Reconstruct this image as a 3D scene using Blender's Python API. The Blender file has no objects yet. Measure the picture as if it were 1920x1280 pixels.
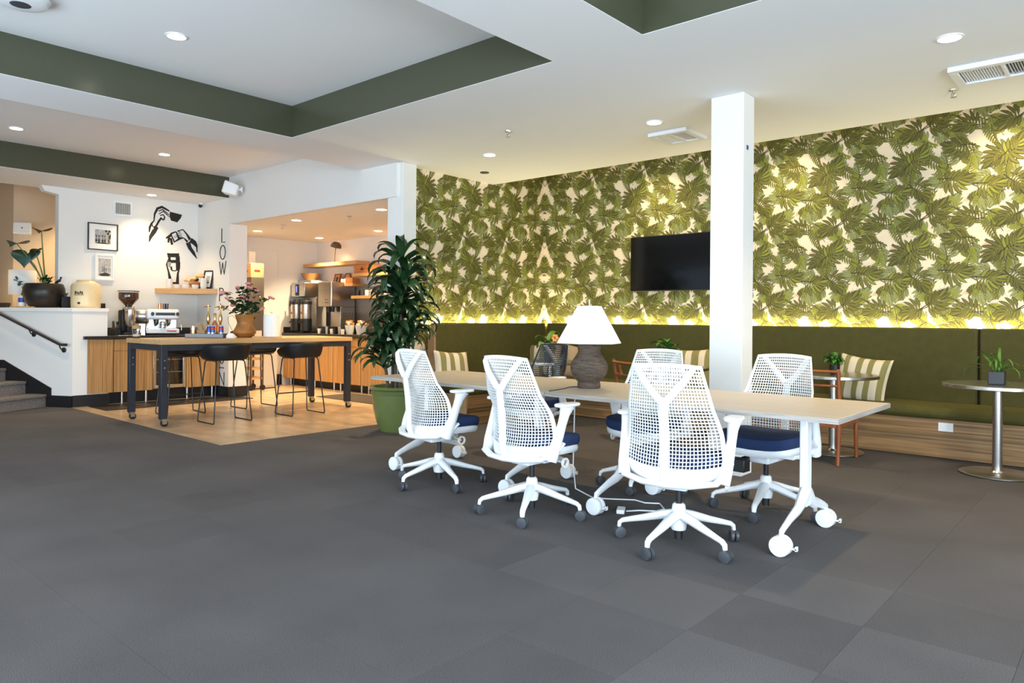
import bpy, bmesh, math, random
from math import sin, cos, pi, radians, sqrt, hypot
from mathutils import Vector, Matrix, Euler

SC = bpy.context.scene
COL = SC.collection
rnd = random.Random(7)

# ------------------------------------------------------------------ camera, world, daylight, exposure
cam_d = bpy.data.cameras.new('camera')
cam_d.sensor_width = 36.0
cam_d.lens = 1348.25 / 1920.0 * 36.0
cam_d.shift_y = -(640.0 - 598.336) / 1920.0
cam_d.clip_start = 0.05
cam_d.clip_end = 200
cam = bpy.data.objects.new('camera', cam_d)
COL.objects.link(cam)
YAW, ROLL = 0.719580, 8.13e-3
_f = Vector((-sin(YAW), cos(YAW), 0)); _r = Vector((cos(YAW), sin(YAW), 0)); _u = _r.cross(_f)
_r2 = _r * cos(ROLL) + _u * sin(ROLL); _u2 = -_r * sin(ROLL) + _u * cos(ROLL)
cam.matrix_world = Matrix(((_r2.x, _u2.x, -_f.x, 0), (_r2.y, _u2.y, -_f.y, 0), (_r2.z, _u2.z, -_f.z, 1.2), (0, 0, 0, 1)))
SC.camera = cam

w = bpy.data.worlds.new('sky'); SC.world = w; w.use_nodes = True
bg = w.node_tree.nodes['Background']
bg.inputs[0].default_value = (0.62, 0.80, 1.0, 1); bg.inputs[1].default_value = 1.1

SC.view_settings.view_transform = 'Standard'
SC.view_settings.look = 'None'
SC.view_settings.gamma = 1.0
SC.view_settings.use_curve_mapping = False
SC.view_settings.exposure = 0.0
SC.cycles.use_denoising = True
SC.cycles.max_bounces = 8
SC.cycles.diffuse_bounces = 5
SC.cycles.glossy_bounces = 3
SC.cycles.transmission_bounces = 6
SC.cycles.transparent_max_bounces = 8
SC.cycles.sample_clamp_indirect = 6.0
SC.cycles.caustics_reflective = False
SC.cycles.caustics_refractive = False

WARM = (1.0, 0.74, 0.42)
DAY = (0.72, 0.87, 1.0)

def area(name, loc, rot, sx, sy, power, color, spread=180):
    d = bpy.data.lights.new(name, 'AREA'); d.shape = 'RECTANGLE'; d.size = sx; d.size_y = sy
    d.energy = power; d.color = color; d.spread = radians(spread)
    o = bpy.data.objects.new(name, d); COL.objects.link(o); o.location = loc; o.rotation_euler = rot
    return o

def spot(name, loc, power, color=WARM, size=100, blend=0.6, radius=0.05, rot=(0, 0, 0), parent=None):
    d = bpy.data.lights.new(name, 'SPOT'); d.energy = power; d.color = color
    d.spot_size = radians(size); d.spot_blend = blend; d.shadow_soft_size = radius
    o = bpy.data.objects.new(name, d); COL.objects.link(o); o.location = loc; o.rotation_euler = rot
    if parent: o.parent = parent
    return o

# daylight through the shop windows behind the camera (along the street wall and the right hand wall)
area('daylight_street', (-3.0, -2.05, 1.20), (radians(90), 0, 0), 9.6, 2.0, 400, DAY)
area('daylight_side', (3.40, 0.2, 1.40), (0, radians(90), 0), 2.4, 4.4, 600, DAY)

# ------------------------------------------------------------------ materials
def mat(name, col, rough=0.6, metal=0.0, spec=0.5, noise=None, bump=0.0, bscale=80, emit=None, trans=0.0, alpha=1.0, sheen=0.0, coat=0.0, stripe=None, sss=0):
    """noise=(scale, amount[, (sx,sy,sz)]) varies the value; stripe=(axis, scale, colour2, sharpness) lays grain lines across an axis."""
    m = bpy.data.materials.new(name); m.use_nodes = True
    nt = m.node_tree; b = nt.nodes['Principled BSDF']
    c = (*col, 1.0)
    b.inputs['Base Color'].default_value = c
    b.inputs['Roughness'].default_value = rough
    b.inputs['Metallic'].default_value = metal
    b.inputs['Specular IOR Level'].default_value = spec
    b.inputs['Transmission Weight'].default_value = trans
    b.inputs['Alpha'].default_value = alpha
    if sheen: b.inputs['Sheen Weight'].default_value = sheen; b.inputs['Sheen Roughness'].default_value = 0.4; b.inputs['Sheen Tint'].default_value = c
    if coat: b.inputs['Coat Weight'].default_value = coat; b.inputs['Coat Roughness'].default_value = 0.1
    if emit: b.inputs['Emission Color'].default_value = (*emit[0], 1); b.inputs['Emission Strength'].default_value = emit[1]
    tc = None
    def coord(scl=None):
        nonlocal tc
        if tc is None: tc = nt.nodes.new('ShaderNodeTexCoord')
        if scl is None: return tc.outputs['Object']
        mp = nt.nodes.new('ShaderNodeMapping'); mp.inputs['Scale'].default_value = scl
        nt.links.new(tc.outputs['Object'], mp.inputs['Vector']); return mp.outputs['Vector']
    cur = None
    if stripe:
        scl, c2, lo, hi = stripe
        n = nt.nodes.new('ShaderNodeTexNoise'); n.inputs['Scale'].default_value = 1.0; n.inputs['Detail'].default_value = 4; n.inputs['Roughness'].default_value = 0.65
        nt.links.new(coord(scl), n.inputs['Vector'])
        r = nt.nodes.new('ShaderNodeValToRGB'); r.color_ramp.elements[0].position = lo; r.color_ramp.elements[1].position = hi
        r.color_ramp.elements[0].color = (*c2, 1); r.color_ramp.elements[1].color = c
        nt.links.new(n.outputs['Fac'], r.inputs['Fac']); cur = r.outputs['Color']
    if noise:
        n = nt.nodes.new('ShaderNodeTexNoise'); n.inputs['Scale'].default_value = noise[0]; n.inputs['Detail'].default_value = 5
        nt.links.new(coord(noise[2] if len(noise) > 2 else None), n.inputs['Vector'])
        mr = nt.nodes.new('ShaderNodeMapRange'); mr.inputs['From Min'].default_value = 0.3; mr.inputs['From Max'].default_value = 0.7
        mr.inputs['To Min'].default_value = 1 - noise[1]; mr.inputs['To Max'].default_value = 1 + noise[1]
        nt.links.new(n.outputs['Fac'], mr.inputs['Value'])
        mx = nt.nodes.new('ShaderNodeMix'); mx.data_type = 'RGBA'; mx.blend_type = 'MULTIPLY'; mx.inputs['Factor'].default_value = 1
        if cur: nt.links.new(cur, mx.inputs['A'])
        else: mx.inputs['A'].default_value = c
        nt.links.new(mr.outputs['Result'], mx.inputs['B']); cur = mx.outputs['Result']
    if cur: nt.links.new(cur, b.inputs['Base Color'])
    if bump:
        n = nt.nodes.new('ShaderNodeTexNoise'); n.inputs['Scale'].default_value = bscale; n.inputs['Detail'].default_value = 3
        nt.links.new(coord(), n.inputs['Vector'])
        bp = nt.nodes.new('ShaderNodeBump'); bp.inputs['Strength'].default_value = bump; bp.inputs['Distance'].default_value = 0.01
        nt.links.new(n.outputs['Fac'], bp.inputs['Height']); nt.links.new(bp.outputs['Normal'], b.inputs['Normal'])
    return m

M = {}
M['wall'] = mat('white wall paint', (0.80, 0.785, 0.75), 0.75, bump=0.02, bscale=220)
M['ceil'] = mat('white ceiling paint', (0.85, 0.85, 0.84), 0.8, bump=0.02, bscale=150)
M['coffer'] = mat('dark green satin paint', (0.066, 0.068, 0.040), 0.24, spec=0.5, bump=0.01, bscale=150)
M['hall'] = mat('tan hall paint', (0.60, 0.47, 0.33), 0.7, bump=0.02, bscale=200)
M['black'] = mat('black paint', (0.008, 0.008, 0.009), 0.45)
M['blackmetal'] = mat('black powder coat', (0.012, 0.0125, 0.014), 0.38, spec=0.5)
M['steelleg'] = mat('dark blue grey steel', (0.018, 0.022, 0.030), 0.42, spec=0.5, noise=(30, 0.15))
M['blackplastic'] = mat('black plastic', (0.0065, 0.0065, 0.007), 0.48, spec=0.35)
M['castergrey'] = mat('charcoal caster plastic', (0.045, 0.048, 0.055), 0.5)
M['white'] = mat('white plastic', (0.82, 0.83, 0.84), 0.32)
M['whitemesh'] = mat('white elastomer mesh', (0.80, 0.81, 0.80), 0.45)
M['greymesh'] = mat('charcoal elastomer mesh', (0.022, 0.023, 0.026), 0.4)
M['navy'] = mat('navy seat fabric', (0.012, 0.030, 0.095), 0.9, bump=0.25, bscale=700, noise=(900, 0.25))
M['steel'] = mat('brushed stainless steel', (0.55, 0.53, 0.50), 0.28, 1.0, noise=(6, 0.12, (1, 1, 30)))
M['chrome'] = mat('polished steel', (0.72, 0.71, 0.69), 0.14, 1.0)
M['brass'] = mat('brass', (0.70, 0.47, 0.16), 0.25, 1.0)
M['copper'] = mat('copper', (0.72, 0.33, 0.15), 0.3, 1.0)
M['laminate'] = mat('pale oak laminate', (0.58, 0.485, 0.37), 0.42, stripe=((2.0, 45, 6), (0.47, 0.385, 0.29), 0.35, 0.7))
M['lamedge'] = mat('grey oak edge band', (0.40, 0.365, 0.33), 0.5, stripe=((3.0, 3, 90), (0.27, 0.24, 0.215), 0.4, 0.62))
M['zebra'] = mat('zebrano veneer upright grain', (0.56, 0.32, 0.125), 0.42, stripe=((120, 120, 0.9), (0.27, 0.125, 0.038), 0.38, 0.62))
M['zebrah'] = mat('zebrano veneer level grain', (0.40, 0.225, 0.085), 0.42, stripe=((0.7, 0.7, 46), (0.15, 0.075, 0.027), 0.36, 0.62))
M['butcher'] = mat('light oak butcher block', (0.62, 0.40, 0.19), 0.4, stripe=((30, 1.2, 30), (0.47, 0.28, 0.12), 0.35, 0.7))
M['shelfwood'] = mat('honey pine', (0.66, 0.40, 0.17), 0.45, stripe=((1.5, 1.5, 55), (0.52, 0.28, 0.10), 0.35, 0.65))
M['teak'] = mat('red brown teak', (0.35, 0.105, 0.028), 0.34, stripe=((20, 20, 3), (0.22, 0.06, 0.016), 0.35, 0.7))
M['velvet'] = mat('olive velvet', (0.078, 0.066, 0.009), 0.85, sheen=0.35, noise=(14, 0.10), bump=0.08, bscale=500)
M['ceramicgreen'] = mat('green glazed ceramic', (0.140, 0.180, 0.055), 0.3, noise=(4, 0.12), coat=0.2)
M['soil'] = mat('bark mulch', (0.23, 0.135, 0.065), 0.95, noise=(60, 0.6), bump=0.6, bscale=90)
M['leaf'] = mat('dark glossy leaf', (0.018, 0.052, 0.017), 0.32, spec=0.5, noise=(9, 0.3))
M['leaf2'] = mat('bright green leaf', (0.075, 0.20, 0.03), 0.42, noise=(12, 0.3))
M['leaf3'] = mat('blue green leaf', (0.045, 0.105, 0.080), 0.42, noise=(10, 0.25))
M['leaf4'] = mat('fern green leaf', (0.10, 0.21, 0.03), 0.5, noise=(12, 0.3))
M['stem'] = mat('green stem', (0.13, 0.19, 0.05), 0.6)
M['cane'] = mat('brown cane bark', (0.085, 0.06, 0.035), 0.8, noise=(40, 0.4, (1, 1, 6)), bump=0.4, bscale=60)
M['counter'] = mat('dark stone worktop', (0.022, 0.019, 0.016), 0.3, noise=(60, 0.4))
M['shade'] = mat('white linen lampshade', (0.86, 0.85, 0.82), 0.8, bump=0.05, bscale=500)
M['cream'] = mat('cream glazed stoneware', (0.74, 0.60, 0.37), 0.35, noise=(3, 0.08))
M['cup'] = mat('white glazed ceramic', (0.80, 0.78, 0.73), 0.3)
M['blackpot'] = mat('dark bronze pot', (0.028, 0.023, 0.018), 0.36, 0.35, noise=(5, 0.55), bump=0.15, bscale=14)
M['vase'] = mat('amber glazed clay', (0.33, 0.135, 0.028), 0.42, noise=(6, 0.35), bump=0.1, bscale=18)
M['woodbowl'] = mat('orange bowl wood', (0.58, 0.30, 0.10), 0.38, stripe=((8, 8, 40), (0.40, 0.18, 0.055), 0.35, 0.7))
M['paper'] = mat('white paper', (0.88, 0.86, 0.82), 0.9)
M['glass'] = mat('clear glass', (0.95, 0.97, 0.97), 0.04, trans=1.0)
M['glassdark'] = mat('smoked fridge glass', (0.02, 0.022, 0.024), 0.06, spec=0.6)
M['coffee'] = mat('coffee beans behind brown plastic', (0.060, 0.022, 0.010), 0.12, coat=0.5)
M['kraft'] = mat('kraft cardboard', (0.42, 0.26, 0.13), 0.85, noise=(20, 0.1))
M['orangebox'] = mat('orange brown crate wood', (0.55, 0.21, 0.06), 0.6, stripe=((2, 2, 40), (0.42, 0.14, 0.035), 0.35, 0.7))
M['red'] = mat('red print', (0.55, 0.025, 0.02), 0.5)
M['blue'] = mat('blue print', (0.035, 0.075, 0.33), 0.45)
M['canblue'] = mat('metallic blue can', (0.04, 0.09, 0.34), 0.3, 0.5)
M['silver'] = mat('silver can', (0.62, 0.64, 0.68), 0.3, 0.8)
M['peach'] = mat('peach petals', (0.82, 0.49, 0.25), 0.75, noise=(25, 0.2))
M['pink'] = mat('pink petals', (0.62, 0.23, 0.24), 0.7, noise=(25, 0.3))
M['orangepetal'] = mat('orange petals', (0.75, 0.30, 0.07), 0.7)
M['tread'] = mat('weathered grey wood tread', (0.21, 0.185, 0.17), 0.7, noise=(12, 0.35, (2, 10, 10)), stripe=((3, 40, 40), (0.15, 0.125, 0.11), 0.35, 0.7))
M['tape'] = mat('blue painter tape', (0.02, 0.08, 0.30), 0.6)
M['tile_splash'] = mat('warm grey splashback', (0.30, 0.25, 0.20), 0.35, noise=(80, 0.15))
M['glow'] = mat('lit warm diffuser', (1, 0.9, 0.75), 0.5, emit=((1.0, 0.86, 0.62), 22.0))
M['glowcool'] = mat('lit white diffuser', (1, 0.95, 0.88), 0.5, emit=((1.0, 0.92, 0.78), 22.0))
M['led'] = mat('lit yellow led tape', (1, 0.8, 0.4), 0.5, emit=((1.0, 0.74, 0.30), 14.0))
M['bluescreen'] = mat('lit blue display', (0.1, 0.1, 0.5), 0.3, emit=((0.16, 0.16, 1.0), 2.2))
M['tvscreen'] = mat('black television glass', (0.0035, 0.0035, 0.004), 0.10, spec=0.4)
M['lampclay'] = mat('rough umber clay', (0.115, 0.078, 0.052), 0.8, stripe=((14, 14, 120), (0.045, 0.032, 0.024), 0.36, 0.62), bump=0.9, bscale=55)
M['stripecream'] = mat('cream cushion cotton', (0.76, 0.63, 0.45), 0.9, bump=0.12, bscale=420)
M['stripeolive'] = mat('olive cushion stripe', (0.27, 0.225, 0.075), 0.9, bump=0.12, bscale=420)
M['tan'] = mat('tan cushion linen', (0.52, 0.36, 0.22), 0.9, bump=0.12, bscale=420)
M['mat'] = mat('grey brown floor mat', (0.055, 0.042, 0.030), 0.95, bump=0.4, bscale=300)
M['printgrey'] = mat('grey photo print', (0.42, 0.41, 0.40), 0.5, noise=(40, 0.35))
M['printdark'] = mat('dark photo print', (0.035, 0.034, 0.034), 0.5)
M['ink'] = mat('black wall ink', (0.012, 0.011, 0.010), 0.8)
M['traymetal'] = mat('dull grey tray metal', (0.16, 0.165, 0.17), 0.4, 0.8)
M['menuboard'] = mat('black menu board', (0.022, 0.018, 0.015), 0.5, stripe=((3, 3, 90), (0.05, 0.043, 0.036), 0.45, 0.55))
M['wpbg'] = mat('cream wallpaper ground', (0.84, 0.69, 0.50), 0.7, noise=(5, 0.06))
M['wp1'] = mat('wallpaper dark olive', (0.120, 0.115, 0.014), 0.7)
M['wp2'] = mat('wallpaper moss green', (0.165, 0.160, 0.020), 0.7)
M['wp3'] = mat('wallpaper lime', (0.25, 0.26, 0.028), 0.7)
M['wp4'] = mat('wallpaper sage', (0.26, 0.275, 0.095), 0.7)
M['wpline'] = mat('wallpaper brown line', (0.040, 0.028, 0.008), 0.7)
M['wppink'] = mat('wallpaper blush', (0.72, 0.47, 0.32), 0.7)

# carpets (three lots of the same heathered loop pile) and the vinyl floor
def carpet(name, k):
    m = bpy.data.materials.new(name); m.use_nodes = True; nt = m.node_tree; b = nt.nodes['Principled BSDF']
    b.inputs['Roughness'].default_value = 0.92; b.inputs['Specular IOR Level'].default_value = 0.25
    g = nt.nodes.new('ShaderNodeNewGeometry')
    n1 = nt.nodes.new('ShaderNodeTexNoise'); n1.inputs['Scale'].default_value = 330; n1.inputs['Detail'].default_value = 3; n1.inputs['Roughness'].default_value = 0.7
    n2 = nt.nodes.new('ShaderNodeTexNoise'); n2.inputs['Scale'].default_value = 1.6; n2.inputs['Detail'].default_value = 2
    nt.links.new(g.outputs['Position'], n1.inputs['Vector']); nt.links.new(g.outputs['Position'], n2.inputs['Vector'])
    r = nt.nodes.new('ShaderNodeValToRGB'); e = r.color_ramp.elements
    e[0].position = 0.33; e[1].position = 0.68
    e[0].color = (0.030 * k, 0.0275 * k, 0.0275 * k, 1); e[1].color = (0.165 * k, 0.151 * k, 0.149 * k, 1)
    nt.links.new(n1.outputs['Fac'], r.inputs['Fac'])
    mr = nt.nodes.new('ShaderNodeMapRange'); mr.inputs['From Min'].default_value = 0.3; mr.inputs['From Max'].default_value = 0.7; mr.inputs['To Min'].default_value = 0.88; mr.inputs['To Max'].default_value = 1.12
    nt.links.new(n2.outputs['Fac'], mr.inputs['Value'])
    mx = nt.nodes.new('ShaderNodeMix'); mx.data_type = 'RGBA'; mx.blend_type = 'MULTIPLY'; mx.inputs['Factor'].default_value = 1
    nt.links.new(r.outputs['Color'], mx.inputs['A']); nt.links.new(mr.outputs['Result'], mx.inputs['B'])
    nt.links.new(mx.outputs['Result'], b.inputs['Base Color'])
    bp = nt.nodes.new('ShaderNodeBump'); bp.inputs['Strength'].default_value = 0.5; bp.inputs['Distance'].default_value = 0.01
    nt.links.new(n1.outputs['Fac'], bp.inputs['Height']); nt.links.new(bp.outputs['Normal'], b.inputs['Normal'])
    return m
CARPET = [carpet('charcoal loop carpet', 1.0), carpet('charcoal loop carpet worn', 1.13), carpet('charcoal loop carpet deep', 0.93)]
M['vinyl'] = mat('mottled tan vinyl', (0.47, 0.335, 0.21), 0.28, spec=0.5, noise=(3.0, 0.26, (1, 2.2, 1)), bump=0.01, bscale=40)

# ------------------------------------------------------------------ mesh building
class MB:
    def __init__(s): s.v = []; s.f = []; s.m = []
    def add(s, vs, fs, mi=0, T=None):
        o = len(s.v)
        s.v += [tuple(T @ Vector(p)) if T is not None else tuple(p) for p in vs]
        s.f += [tuple(i + o for i in f) for f in fs]; s.m += [mi] * len(fs); return s
    def box(s, x0, x1, y0, y1, z0, z1, mi=0, T=None):
        vs = [(x0, y0, z0), (x1, y0, z0), (x1, y1, z0), (x0, y1, z0), (x0, y0, z1), (x1, y0, z1), (x1, y1, z1), (x0, y1, z1)]
        return s.add(vs, [(0, 3, 2, 1), (4, 5, 6, 7), (0, 1, 5, 4), (1, 2, 6, 5), (2, 3, 7, 6), (3, 0, 4, 7)], mi, T)
    def cbox(s, c, d, mi=0, T=None, R=None):
        t = Matrix.Translation(c)
        if R is not None: t = t @ R
        if T is not None: t = T @ t
        return s.box(-d[0] / 2, d[0] / 2, -d[1] / 2, d[1] / 2, -d[2] / 2, d[2] / 2, mi, t)
    def prism(s, poly, z0, z1, mi=0, T=None):
        n = len(poly)
        vs = [(x, y, z0) for x, y in poly] + [(x, y, z1) for x, y in poly]
        fs = [tuple(range(n - 1, -1, -1)), tuple(range(n, 2 * n))] + [(i, (i + 1) % n, n + (i + 1) % n, n + i) for i in range(n)]
        return s.add(vs, fs, mi, T)
    def lathe(s, prof, seg=24, mi=0, T=None, cap=True, fl=0.0, nfl=0):
        vs = []; fs = []; n = len(prof)
        for i in range(seg):
            a = 2 * pi * i / seg; k = 1 + fl * cos(nfl * a)
            vs += [(r * k * cos(a), r * k * sin(a), z) for r, z in prof]
        for i in range(seg):
            j = (i + 1) % seg
            for q in range(n - 1): fs.append((i * n + q, j * n + q, j * n + q + 1, i * n + q + 1))
        if cap:
            fs.append(tuple(i * n for i in range(seg - 1, -1, -1))); fs.append(tuple(i * n + n - 1 for i in range(seg)))
        return s.add(vs, fs, mi, T)
    def cyl(s, c, r, h, seg=16, mi=0, T=None, axis='z', r2=None):
        t = Matrix.Translation(c)
        if axis == 'x': t = t @ Matrix.Rotation(pi / 2, 4, 'Y')
        if axis == 'y': t = t @ Matrix.Rotation(-pi / 2, 4, 'X')
        if T is not None: t = T @ t
        return s.lathe([(r, -h / 2), (r if r2 is None else r2, h / 2)], seg, mi, t)
    def tube(s, pts, r, seg=8, mi=0, T=None, closed=False, flat=1.0, up=None):
        pts = [Vector(p) for p in pts]; n = len(pts); vs = []; fs = []
        rr = r if isinstance(r, (list, tuple)) else [r] * n
        prev = None
        for i, p in enumerate(pts):
            a = pts[i - 1] if i or closed else p; b = pts[(i + 1) % n] if i < n - 1 or closed else p
            t = (b - a).normalized() if (b - a).length > 1e-9 else Vector((0, 0, 1))
            if up is not None: x = t.cross(Vector(up))
            elif prev is not None: x = prev - t * prev.dot(t)
            else: x = t.cross(Vector((0, 0, 1)))
            if x.length < 1e-4: x = t.cross(Vector((1, 0, 0)))
            x.normalize(); prev = x; y = t.cross(x).normalized()
            for k in range(seg):
                q = 2 * pi * k / seg; vs.append(p + x * (cos(q) * rr[i]) + y * (sin(q) * rr[i] * flat))
        m = n if closed else n - 1
        for i in range(m):
            j = (i + 1) % n
            for k in range(seg): fs.append((i * seg + k, i * seg + (k + 1) % seg, j * seg + (k + 1) % seg, j * seg + k))
        if not closed: fs += [tuple(range(seg - 1, -1, -1)), tuple(range((n - 1) * seg, n * seg))]
        return s.add(vs, fs, mi, T)
    def grid(s, fn, nu, nv, mi=0, T=None, cu=False):
        vs = [fn(i / nu if not cu else i / nu, j / nv) for i in range(nu + (0 if cu else 1)) for j in range(nv + 1)]
        fs = []
        for i in range(nu):
            k = (i + 1) % nu if cu else i + 1
            for j in range(nv): fs.append((i * (nv + 1) + j, k * (nv + 1) + j, k * (nv + 1) + j + 1, i * (nv + 1) + j + 1))
        return s.add(vs, fs, mi, T)
    def ball(s, c, r, seg=12, mi=0, T=None, sz=1.0):
        n = max(5, seg // 2)
        prof = [(max(1e-4, r * sin(pi * i / n)), -r * sz * cos(pi * i / n)) for i in range(n + 1)]
        t = Matrix.Translation(c)
        return s.lathe(prof, seg, mi, T @ t if T is not None else t)
    def mesh(s, name, mats, sharp=38):
        me = bpy.data.meshes.new(name); me.from_pydata(s.v, [], s.f)
        for m in (mats if isinstance(mats, (list, tuple)) else [mats]): me.materials.append(m if not isinstance(m, str) else M[m])
        me.polygons.foreach_set('material_index', s.m)
        me.polygons.foreach_set('use_smooth', [True] * len(s.f))
        bm = bmesh.new(); bm.from_mesh(me); bmesh.ops.recalc_face_normals(bm, faces=bm.faces); bm.to_mesh(me); bm.free()
        me.set_sharp_from_angle(angle=radians(sharp)); me.update(); return me
    def build(s, name, mats, parent=None, bevel=0, solid=0, label=None, sub=0, loc=None):
        o = bpy.data.objects.new(name, s.mesh(name, mats)); COL.objects.link(o)
        if parent is not None: o.parent = parent
        if loc is not None: o.location = loc
        if solid: q = o.modifiers.new('thick', 'SOLIDIFY'); q.thickness = solid; q.offset = 0
        if bevel: q = o.modifiers.new('edge', 'BEVEL'); q.width = bevel; q.segments = 2; q.limit_method = 'ANGLE'; q.angle_limit = radians(40)
        if sub: q = o.modifiers.new('smooth', 'SUBSURF'); q.levels = sub; q.render_levels = sub
        if label: o['label'] = label
        return o

def tag(o, label, cat, group=None, kind=None):
    o['label'] = label; o['category'] = cat
    if group: o['group'] = group
    if kind: o['kind'] = kind
    return o
def thing(name, label, cat, loc=(0, 0, 0), rz=0, group=None):
    o = bpy.data.objects.new(name, None); COL.objects.link(o); o.empty_display_size = 0.1
    o.location = loc; o.rotation_euler = (0, 0, rz); return tag(o, label, cat, group)
def struct(o, label, cat): return tag(o, label, cat, kind='structure')
def inst(src, name, parent, loc=(0, 0, 0), rot=(0, 0, 0), scale=(1, 1, 1)):
    o = bpy.data.objects.new(name, src); COL.objects.link(o); o.parent = parent
    o.location = loc; o.rotation_euler = rot; o.scale = scale; return o
def copy_tree(o, loc=None, rz=None, label=None, parent=None):
    c = o.copy(); COL.objects.link(c)
    if parent is not None: c.parent = parent; c.matrix_parent_inverse = o.matrix_parent_inverse.copy()
    if loc is not None: c.location = loc
    if rz is not None: c.rotation_euler = (0, 0, rz)
    if label: c['label'] = label
    for ch in list(o.children): copy_tree(ch, parent=c)
    return c
def cam_px(p):
    d = Vector(p) - Vector((0, 0, 1.2)); z = d.dot(_f)
    return (960 + 1348.25 * d.dot(_r2) / z, 598.3 - 1348.25 * d.dot(_u2) / z, z) if z > 0.05 else (-9999, 0, z)
TR = Matrix.Translation
def RZ(a): return Matrix.Rotation(a, 4, 'Z')
def RX(a): return Matrix.Rotation(a, 4, 'X')
def RY(a): return Matrix.Rotation(a, 4, 'Y')
# ------------------------------------------------------------------ room shell
CZ, RZC = 2.97, 3.28          # ceiling height, height inside the coffers
Y_CE, Y_W = 6.96, 8.05        # rear edge of the ceiling (light slot behind it), papered wall
X_LW = -6.45                  # papered side wall
Y_K = 5.27                    # plane of the lettered wall and the kitchen header

# floor: slab with loose-laid carpet tiles as parts
fl = MB().box(-15, 4, -2.3, 8.2, -0.15, -0.006).build('floor', CARPET[2])
struct(fl, 'charcoal carpet tiled floor of the lounge', 'floor')
T5 = 0.5
tile_me = []
for m in CARPET:
    tile_me.append(MB().box(-0.2495, 0.2495, -0.2495, 0.2495, -0.006, 0).mesh('carpet_tile', m))
def kitchen_floor(x, y): return x < -6.99 and y > 3.77
cands = []
for i in range(-25, 9):
    for j in range(-3, 11):
        cx, cy = -0.82 + 0.5 * i + 0.25, 3.05 + 0.5 * (j - 5) + 0.25
        if cx < -11.6 or cy > 7.5 or cx > 3.6 or cy < -1.9 or kitchen_floor(cx - 0.25, cy + 0.25): continue
        px = [cam_px((cx + a, cy + b, 0)) for a in (-0.25, 0.25) for b in (-0.25, 0.25)]
        seen = any(-20 < p[0] < 1940 and p[1] < 1300 and p[2] > 0.3 for p in px)
        cands.append((0 if seen else 1, hypot(cx, cy), cx, cy))
cands.sort()
rest = MB()
for n, (s, d, cx, cy) in enumerate(cands):
    k = rnd.choice((0, 0, 0, 1, 2, 0)) if cx > -2.2 else rnd.choice((0, 0, 0, 0, 0, 2))
    if (round(cx, 2), round(cy, 2)) in ((-1.07, 3.3), (-0.57, 2.8), (-1.57, 2.8)): k = 1
    if (round(cx, 2), round(cy, 2)) in ((-0.57, 3.3), (-1.07, 2.8), (-0.07, 3.3)): k = 2
    if s == 0 and n < 298: inst(tile_me[k], 'carpet_tile', fl, (cx, cy, 0), (0, 0, rnd.choice((0, pi / 2))))
    else: rest.box(cx - 0.2495, cx + 0.2495, cy - 0.2495, cy + 0.2495, -0.006, 0)
r_ = rest.build('carpet_field', CARPET[0], fl); r_['kind'] = 'stuff'
vf = MB().box(-11.7, -6.48, 3.27, 7.9, -0.005, 0.003).build('floor_kitchen', 'vinyl')
struct(vf, 'tan mottled vinyl floor around the coffee bar', 'floor')
vf.name = 'floor_2'

# ceiling slab with three coffers cut into it
holes = [(-6.31, -3.05, -1.6, 3.89), (-2.345, 3.0, -1.6, 3.88), (-10.25, -7.03, -1.6, 5.30)]
xs = sorted({-11.5, 3.6} | {h[k] for h in holes for k in (0, 1)}); ys = sorted({-2.3, Y_CE} | {h[k] for h in holes for k in (2, 3)})
cb = MB()
for a, b in zip(xs, xs[1:]):
    for c, d in zip(ys, ys[1:]):
        mx, my = (a + b) / 2, (c + d) / 2
        if any(h[0] < mx < h[1] and h[2] < my < h[3] for h in holes): continue
        cb.box(a, b, c, d, CZ, 3.5)
for h in holes: cb.box(h[0] - .01, h[1] + .01, h[2] - .01, h[3] + .01, RZC, 3.5)
ce = struct(cb.build('ceiling', 'ceil'), 'white plaster ceiling with recessed green-sided coffers', 'ceiling')
struct(MB().box(-11.5, 3.6, Y_CE - .02, 8.2, 3.5, 3.6).build('ceiling_2', 'ceil'), 'white roof of the light slot above the papered wall', 'ceiling')
tn = 0
def coffer_trim(x0, x1, y0, y1, label):
    global tn; tn += 1
    struct(MB().box(x0, x1, y0, y1, CZ + .003, RZC).build('trim_%d' % tn, 'coffer'), label, 'trim')
coffer_trim(-6.31, -3.05, 3.884, 3.89, 'dark green rear side of the large ceiling coffer')
coffer_trim(-6.31, -6.304, -1.6, 3.884, 'dark green left side of the large ceiling coffer')
coffer_trim(-3.056, -3.05, -1.6, 3.884, 'dark green right side of the large ceiling coffer')
coffer_trim(-2.345, 3.0, 3.874, 3.88, 'green rear side of the coffer above the tables')
coffer_trim(-2.345, -2.339, -1.6, 3.874, 'green left side of the coffer above the tables')
coffer_trim(-10.25, -10.244, -1.6, 5.27, 'dark green far side of the coffer over the coffee bar')
coffer_trim(-7.036, -7.03, -1.6, 5.27, 'dark green near side of the coffer over the coffee bar')

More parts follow.
